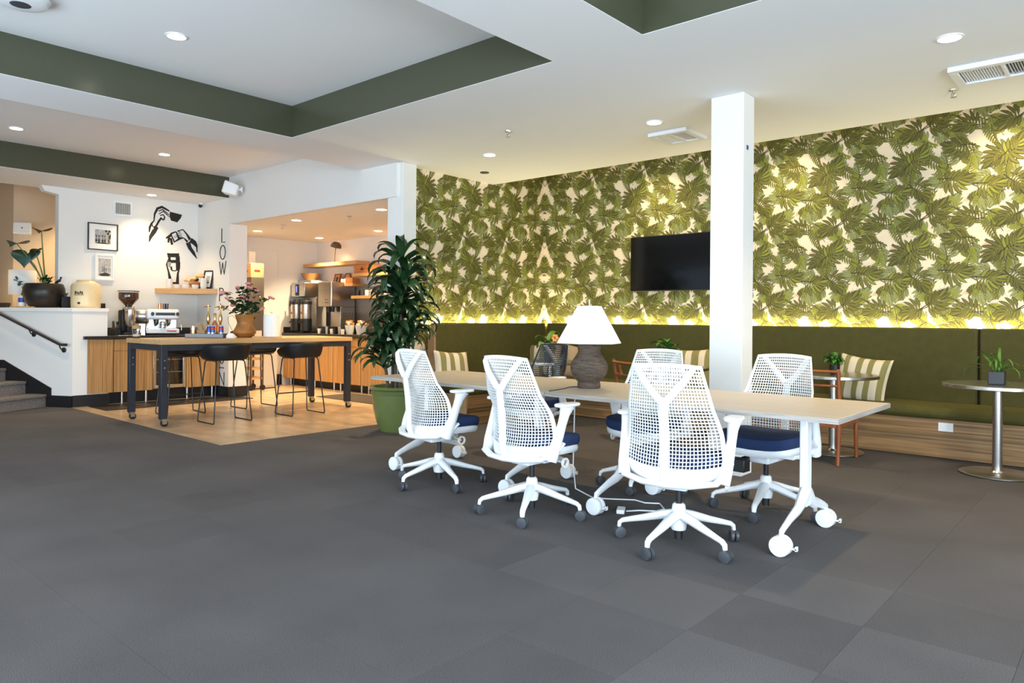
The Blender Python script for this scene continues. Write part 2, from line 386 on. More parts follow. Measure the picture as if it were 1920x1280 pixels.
# long papered wall, side papered wall
wb = struct(MB().box(-6.7, 3.7, Y_W, Y_W + .15, 0, 3.6).build('wall_back', 'wpbg'), 'long palm leaf papered wall behind the banquette', 'wall')
wl = struct(MB().box(X_LW - .1, X_LW, 5.35, Y_W, 0, 3.6).build('wall_left', 'wpbg'), 'short palm leaf papered wall beside the white column', 'wall')
rw = MB(); rw.box(3.5, 3.65, -2.3, -2.0, 0, 3.6).box(3.5, 3.65, 3.2, 8.2, 0, 3.6).box(3.5, 3.65, -2.0, 3.2, 0, .2).box(3.5, 3.65, -2.0, 3.2, 2.75, 3.6)
struct(rw.build('wall_right', 'wall'), 'white end wall of the lounge with shop window', 'wall')
f = MB()
for y0, y1, z0, z1 in ((-2, 3.2, .2, .26), (-2, 3.2, 2.69, 2.75), (-2, -1.94, .26, 2.69), (3.14, 3.2, .26, 2.69), (-.28, -.22, .26, 2.69), (1.44, 1.5, .26, 2.69)): f.box(3.55, 3.61, y0, y1, z0, z1)
struct(f.build('window_5', 'blackmetal'), 'black framed shop window in the right end wall', 'window')
# columns
pil = struct(MB().box(-2.59, -2.32, 5.34, 5.54, 0, CZ).build('column', 'wall', bevel=.004), 'white square column in front of the television', 'column')
MB().box(-2.3195, -2.3185, 5.395, 5.43, 2.535, 2.57).build('tape', 'tape', pil, label='small square of blue tape')
struct(MB().box(-6.57, -6.30, 5.30, 5.50, 0, CZ).build('column', 'wall', bevel=.004), 'white square column beside the tall plant', 'column')
# front wall with shop windows behind the camera
fw = MB(); wx = [-10.0, -6.6, -6.4, -3.2, -3.0, 0.2, 0.4, 3.0]
fw.box(-15, 3.7, -2.3, -2.15, 2.75, 3.6); fw.box(-15, 3.7, -2.3, -2.15, 0, .2)
for a, b in ((-15, wx[0]), (wx[1], wx[2]), (wx[3], wx[4]), (wx[5], wx[6]), (wx[7], 3.7)): fw.box(a, b, -2.3, -2.15, .2, 2.75)
struct(fw.build('wall_front', 'wall'), 'white street wall with shop windows', 'wall')
for i in range(4):
    a, b = wx[2 * i], wx[2 * i + 1]; f = MB()
    for x0, x1, z0, z1 in ((a, b, .2, .26), (a, b, 2.69, 2.75), (a, a + .06, .26, 2.69), (b - .06, b, .26, 2.69), ((a + b) / 2 - .03, (a + b) / 2 + .03, .26, 2.69)):
        f.box(x0, x1, -2.26, -2.2, z0, z1)
    struct(f.build('window_%d' % (i + 1), 'blackmetal'), 'black framed shop window number %d along the street wall' % (i + 1), 'window')

# lettered wall, kitchen header, hall and kitchen walls
X_H = -11.245
lw = MB(); lw.box(-11.6, -10.22, Y_K, 5.55, 0, 3.4)
lw = struct(lw.build('wall_kitchen', 'wall'), 'white wall end with tall thin black lettering', 'wall')
struct(MB().box(-10.22, -6.38, Y_K, Y_K + .09, 2.585, 3.35).build('trim_8', 'wall'), 'white header beam over the kitchen opening', 'trim')
struct(MB().box(-11.7, -6.5, Y_K + .09, 7.8, 2.585, 2.7).build('ceiling_3', 'ceil'), 'white lowered ceiling of the kitchen nook', 'ceiling')
struct(MB().box(-11.68, -11.56, 5.55, 7.8, 0, 2.6).build('wall_kitchen_side', 'wall'), 'cream left wall of the kitchen nook', 'wall')
struct(MB().box(-11.7, -6.5, 7.66, 7.8, 0, 2.6).build('wall_kitchen_back', 'wall'), 'cream rear wall of the kitchen nook', 'wall')
struct(MB().box(-6.66, -6.55, 5.5, 7.8, 0, 2.6).build('wall_kitchen_right', 'wall'), 'white right wall of the kitchen nook', 'wall')
# wall with the mural, its left end and the hall behind
hw = MB(); hw.box(X_H - .14, X_H, 3.33, 5.55, 0, CZ + .02)
hw.add([(X_H, 3.33, 2.87), (X_H, 3.33, CZ), (X_H, 3.12, CZ), (X_H, 3.16, 2.90), (X_H - .14, 3.33, 2.87), (X_H - .14, 3.33, CZ), (X_H - .14, 3.12, CZ), (X_H - .14, 3.16, 2.90)],
       [(0, 1, 2, 3), (7, 6, 5, 4), (0, 3, 7, 4), (3, 2, 6, 7)])
hw = struct(hw.build('wall_mural', 'wall'), 'white wall with black painted hands above the espresso counter', 'wall')
hb = MB(); hb.box(-13.1, -13.0, 3.24, 6.1, 0, 3.6)
struct(hb.build('wall_hall', 'hall'), 'tan hall wall beyond the half wall', 'wall')
hb = MB(); hb.box(-14.4, -14.3, -2.3, 4.6, 0, 2.62); hb.box(-14.4, -13.9, -2.3, 4.6, 2.62, 3.6); hb.box(-13.92, -13.1, 3.24, 3.3, 0, 3.6)
struct(hb.build('wall_hall_rear', 'hall'), 'shaded tan recess at the far left of the hall', 'wall')
struct(MB().box(-14.4, -11.5, -2.3, 6.2, 3.3, 3.4).build('ceiling_4', 'hall'), 'tan ceiling of the hall behind the stairs', 'ceiling')
struct(MB().box(-14.4, -11.4, 6.1, 6.2, 0, 3.4).build('wall_hall_end', 'hall'), 'tan end of the hall', 'wall')
struct(MB().box(-14.5, -14.4, -2.3, 6.2, 0, 3.6).build('wall_far_left', 'wall'), 'plain wall closing the hall on the far left', 'wall')

# half wall with slab cap, skirting and rail
ANG = radians(27); UX, UY = -cos(ANG), -sin(ANG); NX, NY = sin(ANG), -cos(ANG)   # along the wall (up the stairs), outward
P0 = Vector((-10.50, 3.28))
def along(s, o=0): return (P0.x + UX * s + NX * o, P0.y + UY * s + NY * o)
ph = [along(0), (-10.50, 3.70), (-11.20, 3.84), along(3.2, -.85), along(3.2)]
ph2 = [along(-.01, .02), (-10.475, 3.712), (-11.24, 3.86), along(3.2, -.87), along(3.2, .02)]
hwall = struct(MB().prism(ph, 0, 1.252).build('wall_half', 'wall'), 'white half wall between the stairs and the coffee bar', 'wall')
cap = struct(MB().prism(ph2, 1.252, 1.302).build('trim_9', 'wall', bevel=.004), 'white slab ledge on top of the half wall', 'trim')
bb = MB(); bb.prism([along(-.004, .012), along(.42, .012), along(.42, -.01), along(-.004, -.01)], 0, .15)
struct(bb.build('baseboard_half', 'black'), 'black skirting at the foot of the half wall', 'skirting')
sk = MB()
s0, s1 = .33, 1.12
pts = [(s0, .15), (s0, .245), (s1, .60), (s1, .15)]
vs = [(*along(s, o), z) for o in (.012, -.01) for s, z in pts]
sk.add(vs, [(0, 1, 2, 3), (7, 6, 5, 4)] + [(i, (i + 1) % 4, 4 + (i + 1) % 4, 4 + i) for i in range(4)])
sk.prism([along(s1, .012), along(3, .012), along(3, -.01), along(s1, -.01)], .15, .60)
struct(sk.build('baseboard_stair', 'black'), 'black sloping skirting beside the stairs', 'skirting')
struct(MB().box(-10.502, -10.488, 3.284, 3.72, .0, .155).build('baseboard_corner', 'black'), 'black skirting on the end of the half wall', 'skirting')
struct(MB().box(-11.2, -10.207, 5.255, 5.27, 0, .16).box(-10.22, -10.205, 5.255, 5.56, 0, .16).build('baseboard_kitchen', 'black'), 'black skirting around the lettered wall end', 'skirting')
struct(MB().box(-11.56, -11.545, 5.56, 6.95, 0, .19).build('baseboard_kitchen_side', 'black'), 'black skirting on the left wall of the kitchen nook', 'skirting')

st = thing('staircase', 'short flight of weathered grey wood steps rising beside the half wall', 'stairs', (0, 0, 0))
for k in range(5):
    a = .41 + .335 * k; z = .163 * (k + 1)
    p = [along(a, .013), along(a + .336, .013), along(a + .336, 1.5), along(a, 1.5)]
    q = [along(a - .02, .013), along(a + .336, .013), along(a + .336, 1.5), along(a - .02, 1.5)]
    so = MB().prism(p, 0, z - .035).build('step', 'tread', st)
    MB().prism(q, z - .035, z).build('tread', 'tread', so, bevel=.006)
struct(MB().prism([along(2.09, .013), along(3.2, .013), along(3.2, 2.5), along(2.09, 2.5)], 0, .80).build('floor_3', 'tread'), 'landing at the head of the short stairs', 'floor')

hr = thing('handrail', 'dark round metal handrail fixed to the half wall', 'handrail')
rail = MB()
def hp(s, z, o=.075): return (*along(s, o), z)
rail.tube([hp(.02, .822), hp(.10, .822), hp(.13, .828), hp(1.15, 1.235), hp(1.6, 1.415)], .019, 10)
rail.build('rail', 'steelleg', hr)
for s, z in ((.13, .80), (.62, 1.0), (1.45, 1.33)):
    bk = MB(); bk.tube([hp(s, z + .005), hp(s, z - .04, .05), hp(s, z - .05, .01)], .008, 8)
    bk.lathe([(.034, 0), (.034, .012), (.02, .018)], 16, 0, TR((*along(s, 0), z - .05)) @ Matrix(((UX, 0, NX, 0), (UY, 0, NY, 0), (0, 1, 0, 0), (0, 0, 0, 1))))
    bk.build('bracket', 'blackmetal', hr)

# lettering on the wall end: thin strokes standing off the paint
def stroke_letter(ch, cx, z0, z1, wd, t=.014):
    b = MB(); y = Y_K - .004
    def seg(*pp):
        b.tube([(x, y, z) for x, z in pp], t / 2, 6, 0)
    h = z1 - z0; L, R_ = cx - wd / 2, cx + wd / 2
    if ch == 'L': seg((L, z1), (L, z0), (R_, z0))
    elif ch == 'O': b.tube([(cx + wd / 2 * cos(a * pi / 12), y, (z0 + z1) / 2 + h / 2 * sin(a * pi / 12)) for a in range(24)], t / 2, 6, 0, closed=True)
    elif ch == 'W': seg((L, z1), (cx - wd * .24, z0), (cx, z1 - h * .1), (cx + wd * .24, z0), (R_, z1))
    elif ch == 'P':
        seg((L, z0), (L, z1)); hh = h * .52
        seg((L, z1), *[(L + wd * .35 + wd * .62 * cos(a), z1 - hh / 2 + hh / 2 * sin(a)) for a in [pi / 2 - i * pi / 10 for i in range(11)]], (L, z1 - hh))
    elif ch == 'I': seg((cx, z0), (cx, z1))
    elif ch == '-': seg((L, (z0 + z1) / 2), (R_, (z0 + z1) / 2))
    elif ch == 'N': seg((L, z0), (L, z1), (R_, z0), (R_, z1))
    b.build('letter', 'ink', lw)
for ch, cx, a, b_, wd in (('L', -10.40, 2.323, 2.532, .10), ('O', -10.418, 2.067, 2.276, .16), ('W', -10.414, 1.842, 2.035, .20), ('P', -10.44, 1.433, 1.634, .13),
                          ('I', -10.47, 1.21, 1.40, .1), ('O', -10.42, .50, .705, .13), ('-', -10.42, .425, .447, .13), ('N', -10.42, .171, .372, .15)):
    stroke_letter(ch, cx, a, b_, wd)
# ------------------------------------------------------------------ palm leaf wallpaper: printed leaves, one repeat 0.80 x 0.89 m
WPM = ['wp1', 'wp2', 'wp3', 'wp4', 'wpline', 'wppink']
def lens(p, a, L, wd, bend=0.0):
    """a slim pointed leaflet outline from p in direction a"""
    o = []
    for t, k in ((0, .25), (.3, .9), (.6, 1), (.85, .62), (1, 0), (.85, -.62), (.6, -1), (.3, -.9), (0, -.25)):
        b = a + bend * t; o.append((p[0] + L * t * cos(b) - wd / 2 * k * sin(b), p[1] + L * t * sin(b) + wd / 2 * k * cos(b)))
    return o
def line(p, a, L, wd, bend=0.0):
    q = [(p[0] + L * t * cos(a + bend * t), p[1] + L * t * sin(a + bend * t)) for t in (0, .5, 1)]
    nx, ny = -sin(a), cos(a)
    return [(x + nx * wd / 2 * k, y + ny * wd / 2 * k) for (x, y), k in zip(q, (1, .8, .3))] + [(x - nx * wd / 2 * k, y - ny * wd / 2 * k) for (x, y), k in zip(q[::-1], (.3, .8, 1))]
def fan(x, y, rot, R, mi, n=15, spread=2.1, vein=True):
    """palmate leaf: leaflets radiating from a curved rib, dark at the heart"""
    out = []
    for i in range(n):
        u = i / (n - 1) * 2 - 1; a = rot + u * spread
        L = R * (1 - .38 * u * u) * rnd.uniform(.92, 1.05)
        p = (x + R * .22 * cos(rot) * (1 - abs(u)) - R * .05 * cos(rot), y + R * .22 * sin(rot) * (1 - abs(u)) - R * .05 * sin(rot))
        bend = .28 * u
        out.append((lens(p, a, L, R * .17, bend), mi if rnd.random() < .75 else max(0, mi - 1)))
        if vein: out.append((line(p, a, L * .75, R * .026, bend), 4))
    out.append((line((x - R * .5 * cos(rot), y - R * .5 * sin(rot)), rot, R * .8, R * .05), 4))
    return out
def frond(x, y, rot, L, mi, n=9, bend=.5, wd=.10, vein=True):
    """feather leaf: paired leaflets along a bowed midrib"""
    out = []
    for i in range(n):
        t = .08 + .92 * i / (n - 1); b = rot + bend * t
        p = (x + L * t * cos(b), y + L * t * sin(b)); ll = L * .50 * (1.05 - .65 * t)
        for sg in (-1, 1):
            a = b + sg * (1.05 - .45 * t)
            out.append((lens(p, a, ll, L * wd, -sg * .35), mi))
            if vein: out.append((line(p, a, ll * .7, L * .012, -sg * .35), 4))
    out.append((line((x, y), rot, L * 1.02, L * .03, bend), 4)); return out
def broad(x, y, rot, R, mi, n=7, bend=.55, wd=.125, base=1.75, ol=.05):
    """big palm blade: leaflets off a bowed rib, each with a brown outline, cream slits between the tips"""
    out = []; cells = []
    for i in range(n):
        t = .04 + .80 * i / (n - 1); b = rot + bend * t
        p = (x + R * t * cos(b) * .8, y + R * t * sin(b) * .8)
        for sg in (-1, 1):
            k = base * (1 - .80 * i / (n - 1)); a = b + sg * k
            L = R * (.70 - .22 * abs(i / (n - 1) - .35)) * rnd.uniform(.92, 1.06)
            cells.append((p, a, L, -sg * .38))
    cells.append(((x + R * .62 * cos(rot + bend * .8), y + R * .62 * sin(rot + bend * .8)), rot + bend, R * .55, 0))
    for p, a, L, bd in cells:
        out.append((lens(p, a, L * 1.012, R * (wd + ol), bd), 4)); out.append((lens(p, a, L * .985, R * wd, bd), mi if rnd.random() < .72 or mi > 2 else (mi + 1) % 3))
    out.append((line((x - R * .40 * cos(rot), y - R * .40 * sin(rot)), rot, R * 1.15, R * .05, bend), 4)); return out
PW, PH = 0.80, 0.89
leaves = []; wr = random.Random(21)
for x, y in ((.1, .2), (.5, .05), (.35, .5), (.7, .75), (.05, .7), (.6, .35)): leaves.append([(lens((x, y), .4, .09, .05), 5)])
def cells(nx, ny, ox, oy, jit):
    c = [((i + ox + .5 * (j % 2)) * PW / nx + wr.uniform(-jit, jit), (j + oy) * PH / ny + wr.uniform(-jit, jit)) for i in range(nx) for j in range(ny)]
    wr.shuffle(c); return c
# pale sage under-leaves with fine pen lines
for x, y in cells(4, 4, .2, .3, .04):
    r = wr.uniform(0, 6.28); L = wr.uniform(.16, .20); x -= L * .4 * cos(r); y -= L * .4 * sin(r)
    leaves.append(broad(x, y, r, L, 3, 6, .3, .15, 1.3, .02) + [(line((x, y), r + .3 * k, L * .8, .0035, .3), 4) for k in (-3, -2, -1, 1, 2, 3)])
# moss and lime fronds
for k, (x, y) in enumerate(cells(3, 5, .5, .1, .06)):
    r = wr.choice((-1.6, -2.2, -.9, 2.4, .6)) + wr.uniform(-.3, .3); L = wr.uniform(.21, .25); leaves.append(frond(x - L * .5 * cos(r), y - L * .5 * sin(r), r, L, (1, 2, 1)[k % 3], 9, .4, .085))
# small lime half fans, then the large dark blades
for x, y in cells(2, 3, .6, .75, .04): r = wr.uniform(.6, 2.6); leaves.append(broad(x, y, r, .10, 2, 6, .2, .15, 1.5))
for k, (x, y) in enumerate(cells(3, 3, .1, .2, .055)):
    r = wr.choice((-2.9, .1, -2.5, -.4, 2.8, .5)) + wr.uniform(-.2, .2); R = wr.uniform(.18, .215); leaves.append(broad(x - R * .4 * cos(r), y - R * .4 * sin(r), r, R, (0, 0, 1)[k % 3], 7, wr.choice((-.6, .6))))
import numpy as np
GX, GY = 200, 222             # painter's levels: a print only rises above prints it really covers
lev = np.zeros((GX, GY), np.int32); prints = []
for lf in leaves:
    for poly, mi in lf:
        P_ = np.array(poly); lo = np.floor((P_.min(0) - .006) / (PW / GX)).astype(int); hi = np.ceil((P_.max(0) + .006) / (PW / GX)).astype(int)
        ii, jj = np.meshgrid(np.arange(lo[0], hi[0] + 1), np.arange(lo[1], hi[1] + 1), indexing='ij')
        X_, Y_ = (ii + .5) * PW / GX, (jj + .5) * PH / GY
        ins = np.zeros(X_.shape, bool); near = np.zeros(X_.shape, bool); n = len(poly)
        for k in range(n):
            (xa, ya), (xb, yb) = poly[k], poly[(k + 1) % n]
            c = ((ya > Y_) != (yb > Y_)) & (X_ < (xb - xa) * (Y_ - ya) / ((yb - ya) or 1e-9) + xa); ins ^= c
            L2 = (xb - xa) ** 2 + (yb - ya) ** 2 or 1e-9; t = np.clip(((X_ - xa) * (xb - xa) + (Y_ - ya) * (yb - ya)) / L2, 0, 1)
            near |= (X_ - xa - t * (xb - xa)) ** 2 + (Y_ - ya - t * (yb - ya)) ** 2 < .0034 ** 2
        m_ = ins | near; a_, b_ = ii[m_] % GX, jj[m_] % GY
        L_ = int(lev[a_, b_].max()) + 1 if len(a_) else 1; lev[a_, b_] = L_; prints.append((poly, mi, .0006 + L_ * .00002))
def paper(name, parent, fn, u0, u1, v0, v1, label):
    """lay whole repeats over u0..u1 x v0..v1; fn(u, v, d) puts a print point d off the wall"""
    b = MB(); nu, nv = int(math.ceil((u1 - u0) / PW)), int(math.ceil((v1 - v0) / PH))
    for i in range(nu):
        for j in range(nv):
            for poly, mi, d in prints:
                if True:
                    pts = [(u0 + i * PW + x, v0 + j * PH + y) for x, y in poly]
                    if min(p[0] for p in pts) < u0 - .02 or max(p[0] for p in pts) > u1 + .02:
                        pts = [(min(max(p[0], u0), u1), p[1]) for p in pts]
                    o = len(b.v); b.v += [fn(x, y, d) for x, y in pts]; b.f.append(tuple(range(o, o + len(pts)))); b.m.append(mi)
    me = bpy.data.meshes.new(name); me.from_pydata(b.v, [], b.f)
    for m in WPM: me.materials.append(M[m])
    me.polygons.foreach_set('material_index', b.m); me.update()
    o = bpy.data.objects.new(name, me); COL.objects.link(o); o.parent = parent; o['label'] = label; o['kind'] = 'stuff'
paper('wallpaper', wb, lambda u, v, d: (u, Y_W - d, v), X_LW, 2.0, .98, 3.56, 'green palm leaf print')
paper('wallpaper', wl, lambda u, v, d: (X_LW + d, Y_W - u, v), 0, 2.58, .98, 3.56, 'green palm leaf print')

# ------------------------------------------------------------------ mural of three pairs of hands, painted strokes on the wall
def mural(strokes, fills):
    """strokes are (y, z, width) runs in metres on the wall plane"""
    b = MB(); n = 0
    for st_ in strokes:
        pts = [Vector(q[:2]) for q in st_]; le, ri = [], []
        for i, p in enumerate(pts):
            t = (pts[min(i + 1, len(pts) - 1)] - pts[max(i - 1, 0)]).normalized(); nn = Vector((-t.y, t.x)) * st_[i][2] * .72
            le.append(p + nn); ri.append(p - nn)
        x = X_H + .0012 + n * .00004; n += 1
        for i in range(len(pts) - 1):
            o = len(b.v); b.v += [(x, q.x, q.y) for q in (le[i], le[i + 1], ri[i + 1], ri[i])]; b.f.append((o, o + 1, o + 2, o + 3)); b.m.append(0)
    for poly in fills:
        x = X_H + .0012 + n * .00004; n += 1; o = len(b.v)
        b.v += [(x, *q) for q in poly]; b.f.append(tuple(range(o, o + len(poly)))); b.m.append(0)
    return b
H1 = [[(4.532,2.465,0.0124),(4.54,2.536,0.0248),(4.566,2.601,0.0199),(4.602,2.647,0.0099)],[(4.6,2.633,0.0099),(4.609,2.747,0.0199),(4.65,2.836,0.0273),(4.716,2.867,0.0273),(4.775,2.842,0.0224),(4.829,2.816,0.0149)],[(4.663,2.797,0.0099),(4.725,2.829,0.0137),(4.784,2.79,0.0112),(4.835,2.753,0.0062)],[(4.67,2.754,0.0075),(4.737,2.801,0.0124),(4.793,2.757,0.0112),(4.832,2.725,0.0062)],[(4.689,2.736,0.0099),(4.737,2.751,0.0149),(4.758,2.716,0.0149),(4.746,2.669,0.0149)],[(4.742,2.669,0.0174),(4.706,2.697,0.0248),(4.669,2.64,0.0199),(4.637,2.575,0.0199),(4.597,2.537,0.0149)],[(4.531,2.315,0.0062),(4.552,2.396,0.0348),(4.598,2.476,0.0472),(4.648,2.556,0.0323)],[(4.566,2.604,0.0099),(4.582,2.561,0.0112),(4.608,2.534,0.0099)]]
H2 = [[(4.778,2.397,0.0124),(4.843,2.44,0.0298),(4.866,2.479,0.0186),(4.934,2.513,0.0112)],[(4.823,2.431,0.0248),(4.817,2.332,0.0186)],[(4.85,2.406,0.0273),(4.874,2.304,0.0248)],[(4.855,2.464,0.0112),(4.908,2.351,0.0224),(4.983,2.404,0.0323),(4.934,2.509,0.0137)],[(4.955,2.525,0.0099),(5.038,2.554,0.0137),(5.097,2.489,0.0186),(5.152,2.407,0.0348)],[(4.95,2.52,0.0087),(5.006,2.511,0.0062)],[(4.966,2.496,0.0087),(5.022,2.478,0.0062)],[(4.974,2.464,0.0087),(5.027,2.445,0.0062)],[(4.981,2.415,0.0298),(5.051,2.424,0.0112),(5.112,2.369,0.0273)],[(5.156,2.403,0.0546),(5.218,2.366,0.0522),(5.264,2.299,0.0248),(5.26,2.218,0.0099)],[(5.117,2.36,0.0522),(5.15,2.275,0.0422),(5.205,2.204,0.0373),(5.261,2.117,0.0062)],[(4.898,2.443,0.0062),(4.926,2.413,0.0062)],[(4.923,2.459,0.0062),(4.946,2.424,0.0062)]]
H3 = [[(4.806,2.138,0.0422),(4.983,2.15,0.0422)],[(4.832,2.122,0.0273),(4.84,2.036,0.0248)],[(4.96,2.131,0.0447),(4.963,2.033,0.0447),(4.962,1.911,0.0348)],[(4.856,2.046,0.0323),(4.965,2.054,0.0323)],[(4.861,1.968,0.0199),(4.87,1.911,0.0174)],[(4.819,2.079,0.0099),(4.79,1.999,0.0137),(4.823,1.885,0.0186),(4.844,1.794,0.0323),(4.842,1.696,0.0224)],[(4.826,2.058,0.0062),(4.806,1.974,0.0062)],[(4.842,2.046,0.0062),(4.825,1.964,0.0062)],[(4.856,2.026,0.0062),(4.838,1.953,0.0062)],[(4.993,2.046,0.0099),(4.992,1.962,0.0112),(4.965,1.87,0.0211),(4.958,1.701,0.0373)],[(4.838,1.719,0.0224),(4.963,1.716,0.0199)],[(4.8,2.154,0.0248),(4.823,2.156,0.0248)],[(4.87,1.905,0.0099),(4.945,1.91,0.0099)]]
CUPF = [[(4.835,2.81),(5.022,2.783),(5.004,2.729),(4.947,2.656),(4.898,2.667),(4.853,2.674),(4.832,2.738)]]
for nm, H_, F_ in (('mural_hand_pouring', H1, CUPF), ('mural_hand_cup', H2, []), ('mural_hand_portafilter', H3, [])):
    mural(H_, F_).build('mural', 'ink', hw, label='black painted hands')

# ------------------------------------------------------------------ banquette
YB, XB = 7.80, -6.20          # front faces of the backrests
YS, XS = 7.34, -5.71          # front of the plinths
ban = thing('banquette', 'long olive velvet banquette on a striped wood base along the papered walls', 'banquette', (0, 0, 0))
def cushion(b, x0, x1, y0, y1, z0, z1): return b.box(x0, x1, y0, y1, z0, z1)
for a, b_ in ((XB + .0, -3.665), (-3.655, -1.135), (-1.125, 1.35), (1.36, 3.48)):
    cushion(MB(), a + .004, b_ - .004, YB, YB + .09, .42, 1.15).build('backrest', 'velvet', ban, bevel=.018)
cushion(MB(), XB - .09, XB, 5.72, YB - .02, .42, 1.15).build('backrest', 'velvet', ban, bevel=.018)
for a, b_ in ((XB + .01, -3.40), (-3.398, 3.48)):
    cushion(MB(), a, b_, YS - .10, YB - .005, .345, .455).build('seat', 'velvet', ban, bevel=.045)
cushion(MB(), XB + .005, XS + .09, 5.72, YS - .115, .345, .455).build('seat', 'velvet', ban, bevel=.045)
MB().box(XS - .02, 3.48, YS - .05, YB, .20, .345).build('base_panel', 'zebrah', ban)
MB().box(XS - .04, 3.48, YS, YB, 0, .20).build('plinth', 'zebrah', ban)
zy = mat('zebrano veneer side base', (0.40, 0.225, 0.085), 0.42, stripe=((0.7, 0.7, 46), (0.15, 0.075, 0.027), 0.36, 0.62))
MB().box(XB, XS + .05, 5.72, YS - .05, .20, .345).build('base_panel', zy, ban)
MB().box(XB, XS, 5.72, YS - .04, 0, .20).build('plinth', zy, ban)
MB().box(XB - .10, XB + .01, 5.695, 5.718, 0, 1.13).box(XB + .01, XS + .04, 5.695, 5.718, 0, .35).build('end_panel', 'lampclay' if 0 else 'kraft', ban)
MB().box(XB, 3.48, YB + .095, YB + .11, .2, 1.146).box(XB - .11, XB - .095, 5.72, YB, .2, 1.10).build('light_stop_board', 'black', ban)  # unseen boards; the long one raised to stop tape light leaking through seams
pt = MB().box(-1.352, -1.238, YS - .058, YS - .0505, .243, .318).build('socket_plate', 'white', ban)
for x in (-1.32, -1.27):
    MB().box(x - .016, x + .016, YS - .060, YS - .0575, .258, .303).build('socket', 'cup', pt)
# light tape behind the backrests
led = thing('led_tape', 'warm light tape glowing behind the banquette backrest on the long wall', 'light')
MB().box(XB - .1, 3.48, Y_W - .035, Y_W - .02, 1.075, 1.083).build('strip', 'led', led)
area('tape_light', (-1.4, Y_W - .055, 1.10), (radians(180), 0, 0), 9.6, .02, 80, (1.0, .84, .47))
led2 = thing('led_tape', 'warm light tape glowing behind the backrest on the short side wall', 'light')
MB().box(X_LW + .02, X_LW + .035, 5.74, Y_W - .06, 1.075, 1.083).build('strip', 'led', led2)
area('tape_light', (X_LW + .055, 6.9, 1.10), (radians(180), 0, 0), .02, 2.25, 19, (1.0, .84, .47))

# wall-washer downlights up in the light slot, aimed at the paper
for k, (x, pw) in enumerate(((-6.0, 4), (-4.57, 140), (-2.91, 140), (-0.91, 190), (0.9, 140))):
    wl_ = thing('wall_washer', ('wall-washing downlight hidden in the slot above the side wall corner', 'wall-washing downlight hidden in the slot above the television', 'wall-washing downlight hidden in the slot right of the column', 'wall-washing downlight hidden in the slot at the right picture edge', 'wall-washing downlight hidden in the slot beyond the frame')[k], 'light', (x, Y_W - .60, 3.5))
    MB().lathe([(.05, 0), (.055, -.10), (.045, -.10), (.04, -.02)], 16).build('housing', 'white', wl_)
    spot('washer_beam', (0, 0, -.09), pw, (1.0, .80, .40), 84, 1.0, .06, (radians(22), 0, 0), wl_)

# ------------------------------------------------------------------ television
tv = thing('television', 'wall mounted black flat television half hidden by the white column', 'television', (-4.31, 7.925, 1.91))
MB().box(-.615, .615, -.015, .03, -.345, .345).build('casing', 'blackplastic', tv, bevel=.006)
MB().box(-.603, .603, -.0165, -.0145, -.328, .333).build('screen', 'tvscreen', tv)
MB().box(-.25, .25, .03, .118, -.2, .2).build('bracket', 'blackmetal', tv)
MB().tube([(-.03, .06, -.34), (-.03, .062, -.40), (-.026, .066, -.46)], .006, 6).build('cable', 'black', tv)

# ------------------------------------------------------------------ ceiling fittings
def downlight(x, y, z, label, pw, r=.065, col=WARM, size=110, glow='glow', tilt=None):
    t = thing('downlight', label, 'light', (x, y, z), 0, 'recessed ceiling downlights')
    MB().lathe([(r + .014, 0), (r + .012, -.006), (r, -.008), (r - .004, -.002), (r - .006, .02)], 24, cap=False).build('trim_ring', 'white', t)
    MB().lathe([(.001, -.001), (r - .005, -.001), (r - .005, -.004), (.001, -.004)], 20, cap=False).build('diffuser', glow, t)
    spot('beam', (0, 0, -.03), pw, col, size, .8, .05, parent=t); return t
PL = 95
downlight(-5.40, 2.36, RZC, 'recessed downlight inside the large green coffer', 45, glow='glowcool')
downlight(-9.43, 2.37, RZC, 'recessed downlight at the left edge in the far coffer', PL)
downlight(-9.45, 3.99, RZC, 'recessed downlight in the far coffer before the wall speaker', PL)
downlight(-10.86, 4.41, CZ, 'recessed downlight above the painted hands', 95)
downlight(-5.30, 5.66, CZ, 'recessed downlight nearest the papered corner', 150, col=(1, .74, .44))
downlight(-3.29, 5.66, CZ, 'recessed downlight beside the square ceiling vent near the column', 150, col=(1, .74, .44))
downlight(-0.91, 5.14, CZ, 'recessed downlight at the upper right beside the large vent', 170, col=(1, .74, .44))
for x, y, lb in ((-10.67, 5.97, 'recessed downlight at the left front of the kitchen nook'), (-9.05, 5.66, 'recessed downlight at the middle front of the kitchen nook'), (-7.29, 5.78, 'recessed downlight above the plant at the kitchen nook'),
                 (-10.73, 7.16, 'recessed downlight above the desk lamp shelf'), (-9.11, 7.16, 'recessed downlight at the right rear of the kitchen nook')):
    downlight(x, y, 2.585, lb, 230, r=.07)
downlight(1.4, 5.2, CZ, 'recessed downlight beyond the right edge of the picture', 170, col=(1, .74, .44))
downlight(-5.2, .2, CZ + .31, 'recessed downlight in the large coffer behind the camera', 60, glow='glowcool')
# warm light in the hall behind the half wall and on the stairs
downlight(-12.3, 4.2, 3.3, 'recessed downlight in the hall ceiling', 260)
downlight(-12.6, 1.8, 3.3, 'recessed downlight above the stairs outside the frame', 160)

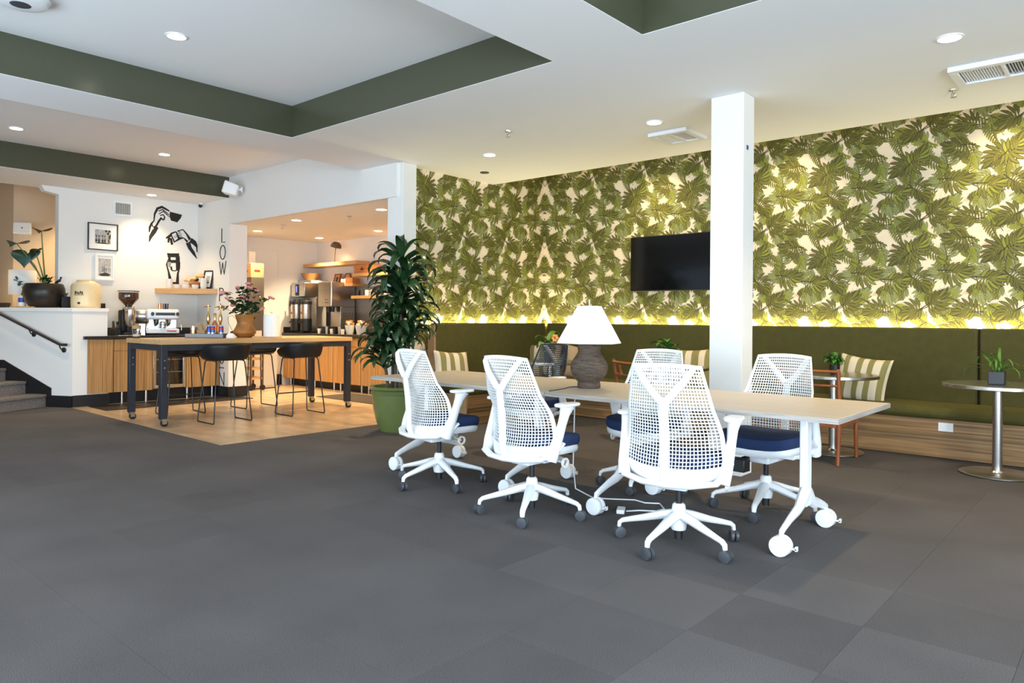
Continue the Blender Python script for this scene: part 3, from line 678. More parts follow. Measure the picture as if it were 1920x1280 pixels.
def sprinkler(x, y, z, label):
    t = thing('sprinkler', label, 'sprinkler', (x, y, z), 0, 'ceiling sprinkler heads')
    MB().lathe([(.035, 0), (.034, -.004), (.012, -.008)], 16).build('escutcheon', 'chrome', t)
    b = MB(); b.cyl((0, 0, -.02), .007, .03, 8); b.tube([(.012, 0, -.02), (.014, 0, -.035), (.004, 0, -.05)], .003, 6); b.tube([(-.012, 0, -.02), (-.014, 0, -.035), (-.004, 0, -.05)], .003, 6)
    b.build('frame', 'steel', t); MB().lathe([(.003, -.05), (.022, -.052), (.022, -.055), (.003, -.055)], 12).build('deflector', 'steel', t)
sprinkler(-4.50, 5.06, CZ, 'small chrome sprinkler head before the papered corner'); sprinkler(-1.09, 6.32, CZ, 'small chrome sprinkler head near the right vent')
sprinkler(-9.74, 5.86, 2.585, 'small sprinkler head at the left of the kitchen ceiling'); sprinkler(-8.13, 5.90, 2.585, 'small sprinkler head at the right of the kitchen ceiling')
dk = thing('ceiling_disc', 'flat grey ceiling disc near the papered corner', 'sprinkler', (-5.98, 6.30, CZ))
MB().lathe([(.055, 0), (.055, -.006), (.05, -.009)], 20).build('cover', 'castergrey', dk)

def vent(x, y, z, sx, sy, label, n=14):
    t = thing('ceiling_vent', label, 'vent', (x, y, z), 0, 'square ceiling air vents')
    f = MB(); w_ = .055
    f.box(-sx / 2, sx / 2, -sy / 2, -sy / 2 + w_, -.035, 0); f.box(-sx / 2, sx / 2, sy / 2 - w_, sy / 2, -.035, 0)
    f.box(-sx / 2, -sx / 2 + w_, -sy / 2 + w_, sy / 2 - w_, -.035, 0); f.box(sx / 2 - w_, sx / 2, -sy / 2 + w_, sy / 2 - w_, -.035, 0)
    f.box(-.012, .012, -sy / 2 + w_, sy / 2 - w_, -.034, 0)
    f.build('frame', 'white', t, bevel=.004)
    MB().box(-sx / 2 + w_, sx / 2 - w_, -sy / 2 + w_, sy / 2 - w_, -.004, 0).build('duct', 'black', t)
    for half, ang in ((-1, -50), (1, 50)):
        sl = MB().cbox((0, 0, 0), (.022, sy - 2 * w_, .002), 0, None, RY(radians(ang))).mesh('slat', 'white')
        for i in range(n):
            xx = half * (.022 + (sx / 2 - w_ - .03) * (i + .5) / n)
            inst(sl, 'slat', t, (xx, 0, -.016))
vent(-3.34, 6.18, CZ, .40, .42, 'white square ceiling vent beside the column')
vent(-0.72, 5.95, CZ, .62, .42, 'large white ceiling vent at the upper right')
cs = thing('ceiling_access_point', 'round white ceiling disc at the upper left in the coffer', 'ceiling disc', (-5.50, 1.40, RZC))
MB().lathe([(.16, 0), (.17, -.02), (.15, -.05), (.10, -.062)], 32).build('body', 'white', cs); MB().lathe([(.06, -.062), (.05, -.066)], 20).build('cover', 'castergrey', cs)

# wall speaker beside the far coffer, a second one in the hall, small camera, wall grille
def speaker(loc, rz, tilt, label):
    t = thing('speaker', label, 'speaker', loc, rz)
    R = RX(radians(tilt))
    b = MB(); b.add([tuple(R @ Vector(p)) for p in ((-.12, -.10, -.09), (.12, -.10, -.09), (.12, -.10, .09), (-.12, -.10, .09), (-.085, .09, -.075), (.085, .09, -.075), (.085, .09, .075), (-.085, .09, .075))],
                    [(0, 1, 2, 3), (7, 6, 5, 4), (0, 4, 5, 1), (1, 5, 6, 2), (2, 6, 7, 3), (3, 7, 4, 0)]); b.build('cabinet', 'white', t, bevel=.012)
    b = MB(); b.cbox((0, -.102, 0), (.215, .006, .155), 0, R); b.build('grille', 'cup', t, bevel=.004)
    b = MB(); b.cbox((0, -.106, .0), (.018, .004, .018), 0, R); b.build('badge', 'castergrey', t)
    b = MB(); b.tube([(0, .06, 0), (0, .13, 0)], .02, 10); b.cyl((0, .135, 0), .045, .02, 16, 0, None, 'y'); b.build('bracket', 'white', t)
speaker((-9.83, 5.10, 3.03), radians(-38), -16, 'white wall speaker at the end of the far green coffer')
speaker((-12.86, 3.34, 2.51), radians(62), -8, 'pale wall speaker on the tan hall wall')
cm = thing('security_camera', 'tiny dark camera in the ceiling corner above the mural', 'camera', (-11.03, 5.22, 2.94))
MB().cyl((0, 0, .015), .03, .03, 14).build('base', 'white', cm); MB().ball((0, -.01, -.015), .03, 12).build('lens', 'black', cm)
wv = thing('wall_vent', 'white wall air grille with upright slats above the framed picture', 'vent', (X_H, 4.155, 2.77))
f = MB(); w_ = .03
for y0, y1, z0, z1 in ((-.135, .135, .08, .11), (-.135, .135, -.11, -.08), (-.135, -.105, -.08, .08), (.105, .135, -.08, .08)): f.box(0, .015, y0, y1, z0, z1)
f.build('frame', 'white', wv); MB().box(0, .003, -.105, .105, -.08, .08).build('duct', 'black', wv)
sl = MB().cbox((.008, 0, 0), (.010, .006, .16), 0).mesh('slat', 'cup')
for i in range(12): inst(sl, 'slat', wv, (0, -.097 + i * .0176, 0))
# ------------------------------------------------------------------ lounge: two flip-top tables in a row
def caster_white(parent, x, y):
    c = MB()
    for d in (-.019, .019): c.lathe([(.030, -.016), (.050, -.014), (.053, -.009), (.053, .009), (.050, .014), (.030, .016)], 26, 0, TR((x, y + d, .053)) @ RX(pi / 2))
    o = c.build('caster', 'white', parent)
    h = MB(); h.cyl((x, y, .095), .012, .04, 10); h.box(x - .02, x + .02, y - .005, y + .005, .05, .085); h.box(x + .045, x + .082, y - .010, y + .010, .045, .052); h.box(x + .074, x + .084, y - .010, y + .010, .04, .062)
    h.build('brake', 'white', o)
def flip_table(x0, x1, xl, xr, label):
    t = thing('meeting_table', label, 'table', ((x0 + x1) / 2, 4.125, 0), 0, 'pale oak meeting tables in a row')
    hw_ = (x1 - x0) / 2; cx = (x0 + x1) / 2
    top = MB().box(-hw_, hw_, -.475, .475, .703, .73).build('tabletop', 'laminate', t, bevel=.002)
    e = MB(); e.box(-hw_ - .0015, hw_ + .0015, -.4765, -.4745, .7035, .7285); e.box(-hw_ - .0015, hw_ + .0015, .4745, .4765, .7035, .7285); e.box(-hw_ - .0015, -hw_ + .0005, -.4745, .4745, .7035, .7285); e.box(hw_ - .0005, hw_ + .0015, -.4745, .4745, .7035, .7285)
    e.build('edge_band', 'lamedge', top)
    b = MB(); b.box(xl - cx, xr - cx, -.03, .03, .655, .695); b.build('rail', 'white', t)
    for lx in (xl - cx, xr - cx):
        yc = -.09
        l = MB(); l.box(lx - .022, lx + .022, yc - .038, yc + .038, .19, .70)
        l.box(lx - .05, lx + .05, yc - .2, yc + .2, .685, .703)
        lo = l.build('leg', 'white', t, bevel=.008)
        f = MB()
        for s in (-1, 1):
            pts = [(0, .27), (.05, .235), (.12, .19), (.22, .165), (.31, .135), (.345, .12), (.35, .10)]
            wz = [.052, .05, .034, .026, .022, .022, .016]
            f.tube([(lx, yc + s * p[0], p[1]) for p in pts], wz, 10, 0, None, False, .55, (1, 0, 0))
        f.build('foot', 'white', lo)
        for s in (-1, 1): caster_white(lo, lx, yc + s * .35)
    return t
flip_table(-2.912, -1.10, -2.53, -1.385, 'pale oak top meeting table with white legs at the right of the row')
flip_table(-4.72, -2.918, -4.44, -3.265, 'pale oak top meeting table with white legs next to the potted plant')

# ------------------------------------------------------------------ mesh office chairs
def office_chair(label, meshm, framem, phase):
    t = thing('office_chair', label, 'chair', (0, 0, 0), 0, 'mesh back office chairs at the meeting tables')
    base = MB().lathe([(.038, .085), (.045, .12), (.040, .17), (.034, .215), (.026, .225)], 20).build('base', framem, t)
    MB().cyl((0, 0, .065), .022, .06, 14).build('cylinder_foot', 'black', base)
    lm = MB(); lm.tube([(.02, 0, .165), (.08, 0, .155), (.18, 0, .128), (.265, 0, .108), (.305, 0, .098), (.322, 0, .085), (.326, 0, .062)], [.034, .031, .024, .019, .017, .0155, .013], 10, 0, None, False, .8)
    lm = lm.mesh('leg', framem)
    cmh = MB()
    for s in (-1, 1): cmh.lathe([(.024, -.010), (.031, -.008), (.031, .008), (.024, .010)], 18, 0, TR((-.004, s * .013, .031)) @ RX(pi / 2))
    cmh.box(-.018, .02, -.006, .006, .03, .056); cmh = cmh.mesh('caster', 'castergrey')
    for k in range(5):
        a = radians(phase) + k * 2 * pi / 5
        lo = inst(lm, 'leg', t, (0, 0, 0), (0, 0, a))
        inst(cmh, 'caster', lo, (.326, 0, 0), (0, 0, rnd.uniform(0, 6.28)))
    MB().cyl((0, 0, .27), .0155, .13, 14).build('gas_lift', 'black', t)
    m = MB(); m.box(-.075, .075, -.12, .12, .315, .375); m.box(-.19, .19, -.10, .02, .345, .368); m.build('mechanism', framem, t, bevel=.02)
    # seat pan and cushion, front edge rolled down
    def seatf(z0, th, sc):
        b = MB(); n = 28
        prof = []
        for i in range(n):
            a = 2 * pi * i / n; c, s = cos(a), sin(a); e = .55
            prof.append((.255 * sc * math.copysign(abs(c) ** e, c), .195 * sc * math.copysign(abs(s) ** e, s) + .045))
        def z(x, y): return z0 + .03 * max(0, -y - .05) / .2 - .16 * max(0, y - .14) ** 1.2 + .018 * (x / .25) ** 2
        vs = []; rings = ((.0, 1, 1), (.55, 1, 1), (.86, .97, 1), (.97, .85, 1), (1.0, .55, 1), (.985, .2, 1), (.94, 0, 1), (.5, 0, 1), (0, 0, 1))
        for r, h, _ in rings: vs += [(x * r, .045 + (y - .045) * r, z(x * r, y * r) - th * (1 - h)) for x, y in prof]
        fs = [(a * n + i, a * n + (i + 1) % n, (a + 1) * n + (i + 1) % n, (a + 1) * n + i) for a in range(len(rings) - 1) for i in range(n)]
        return b.add(vs, fs)
    seatf(.432, .055, .96).build('seat_pan', framem, t)
    seatf(.497, .075, 1.0).build('seat_cushion', 'navy', t)
    # suspension back: a curved lattice of strips
    def hwid(v): return .262 - .05 * max(0, v - .18) / .82 - .035 * max(0, v - .4) / .6 if v > .1 else .235 + .27 * v
    def back(u, v):
        u = u * 2 - 1; x = hwid(v) * u * 1.02
        yc = -.225 + .045 * sin(pi * min(1, v / .62)) - .055 * max(0, v - .45) / .55
        y = yc + (.10 * (1 - v) + .035) * abs(u) ** 2.2 - .0
        z = .395 + .58 * v + .012 * (1 - u * u) * (v > .8) * (v - .8) / .2 - .035 * (1 - u * u) * (1 - v) ** 3
        return Vector((x, y, z))
    nu, nv = 30, 34; b = MB()
    P = [[back(i / nu, j / nv) for j in range(nv + 1)] for i in range(nu + 1)]
    idx = [[None] * (nv + 1) for _ in range(nu + 1)]
    for i in range(nu + 1):
        for j in range(nv + 1): idx[i][j] = len(b.v); b.v.append(tuple(P[i][j]))
    for i in range(nu):
        for j in range(nv):
            q = [idx[i][j], idx[i + 1][j], idx[i + 1][j + 1], idx[i][j + 1]]
            v = (j + .5) / nv; solid = j < 4 or j >= nv - 1 or i < 1 or i >= nu - 1
            if solid: b.f.append(tuple(q)); b.m.append(0); continue
            k = .77 if v < .5 else .77 - .15 * (v - .5) / .5
            pts = [Vector(b.v[a]) for a in q]; c = sum(pts, Vector()) / 4
            r = []
            for p in pts: r.append(len(b.v)); b.v.append(tuple(c + (p - c) * k))
            for a in range(4): b.f.append((q[a], q[(a + 1) % 4], r[(a + 1) % 4], r[a])); b.m.append(0)
    b.build('backrest', meshm, t, solid=.004)
    fr = MB()
    jn = (0, -.283, .785)
    for s in (-1, 1):
        fr.tube([(s * .145, -.262, .962), (s * .138, -.276, .948), (s * .10, -.292, .895), (s * .05, -.296, .835), (s * .012, -.290, .79)], [.012, .016, .018, .02, .02], 10)
    fr.tube([(0, -.296, .815), (0, -.288, .76), (0, -.272, .65), (0, -.262, .52), (0, -.262, .43), (0, -.235, .375), (0, -.12, .345)], [.020, .026, .027, .027, .028, .026, .02], 12, 0, None, False, .62, (0, 1, 0))
    fr.build('back_frame', framem, t)
    yk = MB()
    yk.tube([(-.275, -.03, .47), (-.272, -.085, .425), (-.235, -.175, .385), (-.12, -.235, .372), (0, -.25, .370), (.12, -.235, .372), (.235, -.175, .385), (.272, -.085, .425), (.275, -.03, .47)], [.02, .024, .026, .027, .028, .027, .026, .024, .02], 10, 0, None, False, .55, (0, 0, 1))
    yk.tube([(-.265, -.085, .40), (-.20, -.02, .365), (0, 0, .352), (.20, -.02, .365), (.265, -.085, .40)], .016, 8)
    yk.build('yoke', framem, t)
    for s in (-1, 1):
        a = MB()
        a.tube([(s * .262, -.125, .375), (s * .272, -.105, .44), (s * .280, -.075, .52), (s * .285, -.05, .59), (s * .285, -.03, .64), (s * .285, -.015, .675), (s * .285, -.01, .69)], [.040, .038, .033, .030, .034, .045, .058], 14, 0, None, False, .80, (s, 0, 0))
        ao = a.build('arm', framem, t)
        p = MB(); n = 20
        p.prism([(s * .285 + .048 * math.copysign(abs(cos(q)) ** .7, cos(q)), -.005 + .095 * math.copysign(abs(sin(q)) ** .8, sin(q))) for q in [2 * pi * i / n for i in range(n)]], .688, .706)
        p.build('arm_pad', framem, ao, bevel=.006)
        if s > 0:
            k = MB(); k.tube([(s * .15, .02, .352), (s * .24, .02, .345)], .006, 8); k.lathe([(.02, -.006), (.03, -.006), (.03, .006), (.02, .006), (.02, -.006)], 20, 0, TR((s * .25, .02, .345)) @ RY(pi / 2), cap=False)
            k.build('tilt_lever', 'cup', t)
    return t
CH = office_chair('white mesh office chair at the near right end of the tables, back to the camera', 'whitemesh', 'white', 180 - 90 - 18)
CH.location = (-1.86, 3.49, 0)
def set_base(root, deg):
    """swivel the five-arm foot without turning the seat"""
    k = 0
    for c in root.children:
        if c.name.split('.')[0] == 'leg': c.rotation_euler = (0, 0, radians(deg + 72 * k)); k += 1
def chair(loc, face, phase, label, root=None):
    c = copy_tree(CH, loc, radians(-face), label); set_base(c, phase + face); return c
chair((-2.84, 3.44, 0), 3, -60, 'white mesh office chair in the middle of the near row, back to the camera')
chair((-3.85, 3.60, 0), 9, -93, 'white mesh office chair beside the green plant pot, back to the camera')
CDD = chair((-1.79, 4.50, 0), 184, -80, 'white mesh office chair with navy seat facing the camera right of the column')
chair((-2.70, 4.56, 0), 172, -77, 'white mesh office chair half hidden behind the near right chair')
CH.rotation_euler = (0, 0, radians(12)); set_base(CH, -90 - 12)
CD = office_chair('charcoal mesh office chair behind the table to the left of the lamp', 'greymesh', 'white', 20)
CD.location = (-4.07, 4.95, 0); CD.rotation_euler = (0, 0, radians(172))

# ------------------------------------------------------------------ table lamp and cords
lp = thing('table_lamp', 'brown clay table lamp with a wide white six sided shade', 'lamp', (-2.88, 4.10, .73))
MB().lathe([(.072, 0), (.080, .004), (.079, .03), (.076, .041), (.105, .072), (.124, .105), (.131, .137), (.124, .172), (.104, .206), (.084, .235), (.076, .252), (.080, .272), (.083, .285), (.076, .30), (.05, .315), (.02, .32)], 40).build('body', 'lampclay', lp)
b = MB(); b.cyl((0, 0, .42), .006, .24, 10); b.cyl((0, 0, .345), .018, .05, 12); b.cyl((0, 0, .585), .007, .05, 8); b.build('stem', 'steel', lp)
sh = MB(); R0, R1 = .226, .085
sh.lathe([(R0, .308), (R0 + .001, .311), (R1, .566), (R1 - .003, .566), (R0 - .004, .311)], 6, 0, RZ(radians(-12)), cap=False)
so = sh.build('shade', 'shade', lp)
b = MB()
for k in range(3): a = radians(-12) + k * 2 * pi / 3; b.tube([(0, 0, .565), (R1 * .95 * cos(a), R1 * .95 * sin(a), .563)], .0025, 5)
b.build('spider', 'steel', so)
cd = thing('lamp_cord', 'short dark lamp cord lying on the table seam', 'cord', (0, 0, 0))
MB().tube([(-2.96, 4.10, .7335), (-2.995, 4.03, .7335), (-2.94, 3.90, .7335), (-2.915, 3.70, .7335)], .003, 6).build('cord', 'castergrey', cd)
xl = thing('extension_lead', 'white extension lead with plug lying under the tables', 'cord', (0, 0, 0))
b = MB(); b.tube([(-2.925, 4.0, .69), (-2.93, 4.0, .45), (-2.95, 4.02, .2), (-2.95, 4.05, .03), (-2.88, 4.06, .006), (-2.77, 4.0, .006), (-2.68, 4.04, .006), (-2.53, 4.14, .006), (-2.44, 4.12, .006), (-2.36, 4.17, .006), (-2.27, 4.07, .006), (-2.28, 3.99, .006), (-2.37, 3.93, .006), (-2.42, 3.86, .006)], .0045, 7); b.build('cord', 'white', xl)
b = MB(); b.cbox((-2.44, 3.83, .014), (.05, .10, .026), 0, None, RZ(.5)); b.build('plug', 'white', xl, bevel=.006)
MB().box(.03, .17, .15, .23, .265, .345).box(.05, .09, .0, .16, .335, .35).build('control_box', 'black', CDD, bevel=.006, label='small black box under the seat')

# ------------------------------------------------------------------ potted dracaena
pot = thing('potted_plant', 'tall dark green corn plant in a green glazed pot beside the column', 'plant', (-6.01, 5.01, 0))
po = MB().lathe([(.19, 0), (.20, .02), (.235, .12), (.262, .24), (.275, .36), (.277, .395), (.290, .40), (.292, .415), (.280, .42), (.283, .435), (.305, .45), (.308, .47), (.295, .48), (.27, .475), (.262, .44), (.25, .40)], 48).build('pot', 'ceramicgreen', pot)
sl = MB(); sl.lathe([(.001, .44), (.20, .445), (.262, .435)], 32, cap=False); sl.build('soil', 'soil', pot)
def strap_leaf(L, wd, a0, droop, nm='leaf', m='leaf', fold=.25):
    b = MB(); n = 9; p = Vector((0, 0, 0)); a = a0; vs = []; fs = []
    for i in range(n + 1):
        t = i / n; w_ = wd * (sin(pi * min(1, (t * .93 + .07))) ** .62) * (1 if t < .98 else .2)
        up = Vector((-sin(a), 0, cos(a)))
        vs += [p + Vector((0, w_ / 2, 0)) + up * w_ * fold, p.copy(), p + Vector((0, -w_ / 2, 0)) + up * w_ * fold]
        p = p + Vector((cos(a), 0, sin(a))) * (L / n); a -= droop / n * (1.6 if t > .35 else .5)
    for i in range(n): fs += [(i * 3, i * 3 + 1, i * 3 + 4, i * 3 + 3), (i * 3 + 1, i * 3 + 2, i * 3 + 5, i * 3 + 4)]
    b.add(vs, fs); return b.mesh(nm, m, 80)
LV = [strap_leaf(.40, .075, radians(58), 2.1), strap_leaf(.42, .080, radians(42), 2.2), strap_leaf(.44, .075, radians(28), 1.7), strap_leaf(.34, .070, radians(70), 1.5), strap_leaf(.40, .070, radians(50), 2.8)]
canes = [(-.02, .03, .02, .03, 1.82), (.07, -.03, .04, .0, 1.56), (-.10, .0, -.10, .05, 1.40), (.06, .07, .10, .08, 1.22), (-.05, -.09, -.12, -.14, .92), (.02, -.05, .0, -.05, 1.12)]
for x0, y0, x1, y1, h in canes:
    MB().tube([(x0, y0, .42), (x0 * .7 + x1 * .3, y0 * .7 + y1 * .3, .42 + (h - .42) * .4), (x1, y1, h)], [.019, .017, .013], 9).build('cane', 'cane', pot)
lr = random.Random(11); nl = 0
for ci, (x0, y0, x1, y1, h) in enumerate(canes):
    cnt = (44, 32, 32, 32, 34, 32)[ci]; span = (.50, .42, .40, .36, .34, .40)[ci]
    for k in range(cnt):
        t = k / cnt; z = h + .06 - span * (1 - t); a = k * 2.39996 + ci
        f = (z - .42) / (h - .42)
        px, py = x0 + (x1 - x0) * f, y0 + (y1 - y0) * f
        v = 3 if t > .93 else (0 if t > .80 else lr.choice((1, 1, 2, 4, 4, 2)))
        s = lr.uniform(.78, 1.10) * (1.18 if ci == 0 else 1.0)
        inst(LV[v], 'leaf', pot, (px, py, z), (lr.uniform(-.35, .35), lr.uniform(-.15, .22) - (.12 if t < .3 else 0), a), (s, s * 1.05, s)); nl += 1

# ------------------------------------------------------------------ cushions on the banquette
def pillow(loc, rot, w_, h_, mats, label, stripes=7, th=.15, phase=0):
    t = tag(bpy.data.objects.new('cushion', None), label, 'cushion', 'scatter cushions on the banquette'); COL.objects.link(t); t.location = loc; t.rotation_euler = rot
    b = MB(); n = 28
    def fn(sg):
        def g(u, v):
            u = u * 2 - 1; v = v * 2 - 1
            x = u * w_ / 2 * (1 - .10 * (1 - u * u) * 0 - .07 * (1 - v * v) * abs(u) ** 1.5); z = v * h_ / 2 * (1 - .10 * (1 - u * u) * abs(v) ** 1.5)
            y = sg * th / 2 * ((1 - u ** 4) * (1 - v ** 4)) ** .6 + .006 * sin(7 * u + 3 * v) * (1 - abs(u)) + .012 * sin(2.2 * u) * (v > 0) * v
            return (x, y, z)
        return g
    for sg in (-1, 1):
        o = len(b.f); b.grid(fn(sg), n, n)
        for i in range(n):
            for j in range(n): b.m[o + i * n + j] = int((i / n + phase) * stripes) % 2 if len(mats) > 1 else 0
    b.build('cover', mats, t); return t
pillow((-2.05, 7.52, .64), (radians(-14), radians(6), radians(-6)), .49, .47, ['stripeolive', 'stripecream'], 'olive and cream striped cushion right of the column', 8.6, .16, .1)
pillow((-3.84, 7.52, .655), (radians(-14), radians(-4), radians(4)), .50, .47, ['stripecream', 'stripeolive'], 'cream and olive striped cushion left of the column', 6.2, .16)
pillow((-5.96, 5.76, .635), (radians(-14), radians(3), radians(80)), .48, .40, ['stripecream', 'stripeolive'], 'cream and olive striped cushion on the short side bench', 7.4, .15, .05)
pillow((-5.98, 7.50, .655), (radians(-14), radians(-5), radians(12)), .48, .46, ['stripecream', 'stripeolive'], 'striped cushion in the banquette corner behind the charcoal chair', 6.4, .15, .1)
pillow((-5.50, 7.55, .645), (radians(-14), radians(4), radians(-6)), .47, .45, ['tan'], 'plain tan cushion behind the clay lamp', 1, .16)

# ------------------------------------------------------------------ round pedestal tables and red-brown chairs
def cafe_table(x, y, label):
    t = thing('pedestal_table', label, 'table', (x, y, 0), 0, 'small round pedestal tables along the banquette')
    MB().lathe([(.375, .685), (.385, .69), (.385, .712), (.38, .716)], 56).build('tabletop', 'steel', t)
    MB().lathe([(.036, .012), (.036, .685)], 24).build('pole', 'steel', t)
    MB().lathe([(.265, 0), (.265, .006), (.255, .012), (.05, .016), (.04, .03)], 48).build('base', 'steel', t); return t
cafe_table(-.86, 6.86, 'round steel pedestal table at the right edge holding a spiky plant')
cafe_table(-2.15, 6.98, 'round steel pedestal table behind the red brown chair right of the column')
cafe_table(-3.72, 6.80, 'round steel pedestal table left of the column behind the white chair')
cafe_table(-5.20, 6.62, 'round steel pedestal table near the banquette corner behind the clay lamp')

def wood_chair(label):
    t = thing('wooden_chair', label, 'chair', (0, 0, 0), 0, 'red brown wooden chairs at the round tables')
    w_, d = .245, .24
    for s in (-1, 1):
        MB().tube([(s * w_, -d - .02, 0), (s * w_, -d, .30), (s * (w_ + .005), -d - .01, .55), (s * (w_ + .008), -d - .05, .78), (s * (w_ + .008), -d - .055, .805)], [.015, .020, .019, .017, .014], 10).build('leg', 'teak', t)
        MB().tube([(s * w_, d + .015, 0), (s * w_, d, .2), (s * w_, d, .38)], [.014, .019, .019], 10).build('leg', 'teak', t)
        MB().box(s * w_ - .011, s * w_ + .011, -d, d, .31, .365).build('side_rail', 'teak', t, bevel=.004)
    MB().box(-w_, w_, -d - .011, -d + .011, .31, .37).box(-w_, w_, d - .011, d + .011, .31, .365).build('rail', 'teak', t, bevel=.004)
    MB().box(-w_ + .005, w_ - .005, -d + .01, d - .005, .365, .395).build('seat', 'black', t, bevel=.012)
    def bar(z, r, yo): return [(-w_, yo + .0, z), (-w_ * .5, yo - .035, z), (0, yo - .045, z), (w_ * .5, yo - .035, z), (w_, yo, z)]
    MB().tube(bar(.785, .02, -d - .052), .019, 10, 0, None, False, .7, (0, 0, 1)).build('top_rail', 'teak', t)
    MB().tube(bar(.665, .012, -d - .03), .015, 10, 0, None, False, .7, (0, 0, 1)).build('back_rail', 'teak', t)
    MB().tube([(0, -d - .075, .665), (0, -d - .088, .72), (0, -d - .095, .785)], [.022, .014, .022], 8).build('back_splat', 'teak', t)
    return t
WC = wood_chair('red brown wooden chair with low curved back right of the column'); WC.location = (-2.145, 6.56, 0)
copy_tree(WC, (-3.65, 6.26, 0), radians(-34), 'red brown wooden chair seen between the clay lamp and the white chair')

# ------------------------------------------------------------------ small plants on the round tables
def leafy(label, loc, pot_r, pot_h, potm, leafm, n, L, wd, up, droop, seed, square=False, stem=0):
    t = thing('potted_plant', label, 'plant', loc); r = random.Random(seed)
    if square: MB().box(-pot_r, pot_r, -pot_r, pot_r, 0, pot_h).build('pot', potm, t, bevel=.008)
    else: MB().lathe([(pot_r * .75, 0), (pot_r * .95, pot_h * .5), (pot_r, pot_h), (pot_r * .9, pot_h), (pot_r * .85, pot_h * .85), (.002, pot_h * .85)], 20).build('pot', potm, t)
    vs = [strap_leaf(L * k, wd, up - .15 * i, droop * (1 + .2 * i), 'leaf', leafm, .2) for i, k in enumerate((1, .85, 1.1))]
    for k in range(n):
        inst(r.choice(vs), 'leaf', t, (r.uniform(-.4, .4) * pot_r, r.uniform(-.4, .4) * pot_r, pot_h * .9 + (r.uniform(0, stem) if stem else 0)), (0, r.uniform(-.5, .45), k * 2.4 + r.uniform(-.3, .3)), [r.uniform(.7, 1.1)] * 3)
    return t
leafy('spiky green plant in a dark square pot on the right round table', (-.86, 6.80, .716), .055, .105, 'castergrey', 'leaf4', 26, .27, .020, 1.05, 1.7, 3, True)
leafy('bushy bright green plant in a dark pot behind the red brown chair', (-2.12, 6.92, .716), .045, .09, 'black', 'leaf2', 80, .10, .035, 1.0, 1.4, 4, False, .06)
leafy('trailing broad leaved green plant on the round table left of the column', (-3.72, 6.72, .716), .05, .10, 'castergrey', 'leaf2', 16, .20, .09, .9, 1.6, 5, False, .12)
pf = leafy('yellow green leafy plant with one orange flower behind the charcoal chair', (-5.18, 6.55, .716), .05, .11, 'castergrey', 'leaf4', 14, .22, .085, 1.05, 1.5, 6, False, .14)
b = MB(); b.tube([(.03, 0, .1), (.11, -.05, .24), (.15, -.06, .26)], .004, 6)
fo = b.build('flower_stem', 'stem', pf); b = MB()
for k in range(6): a = k * pi / 3; b.ball((.15 + .028 * cos(a), -.06, .27 + .028 * sin(a)), .022, 8)
b.build('flower', 'orangepetal', fo)
# ------------------------------------------------------------------ coffee bar: tall table on casters
bt = thing('bar_table', 'tall oak topped bar table with dark steel legs on casters', 'table', (-8.43, 4.59, 0))
hx, hy = .47, 1.25
tt = MB()
tp = None
n_st = 5
for k in range(n_st):      # butcher block staves
    a, b_ = -hx + 2 * hx * k / n_st, -hx + 2 * hx * (k + 1) / n_st
    o = MB().box(a + .0006, b_ - .0006, -hy, hy, .893, .945).build('stave', 'butcher', bt, bevel=.002)
for sx in (-1, 1):
    for sy in (-1, 1):
        x, y = sx * (hx - .045), sy * (hy - .045)
        lo = MB().box(x - .035, x + .035, y - .035, y + .035, .085, .893).build('leg', 'steelleg', bt, bevel=.004)
        for z in (.72, .64): MB().cyl((x + .036, y, z), .009, .006, 10, 0, None, 'x').build('bolt', 'steel', lo)
        c = MB(); c.cyl((x + .012, y + .01, .036), .036, .034, 18, 0, None, 'x'); c.build('caster', 'black', lo)
        c = MB(); c.box(x - .028, x + .03, y - .028, y + .028, .07, .086); c.box(x - .012, x - .008, y - .02, y + .03, .03, .075); c.box(x + .032, x + .036, y - .02, y + .03, .03, .075); c.build('caster_fork', 'steel', lo)
for sx in (-1, 1): MB().box(sx * (hx - .045) - .03, sx * (hx - .045) + .03, -hy + .08, hy - .08, .825, .893).build('apron', 'steelleg', bt)
for sy in (-1, 1): MB().box(-hx + .08, hx - .08, sy * (hy - .045) - .03, sy * (hy - .045) + .03, .825, .893).build('apron', 'steelleg', bt)

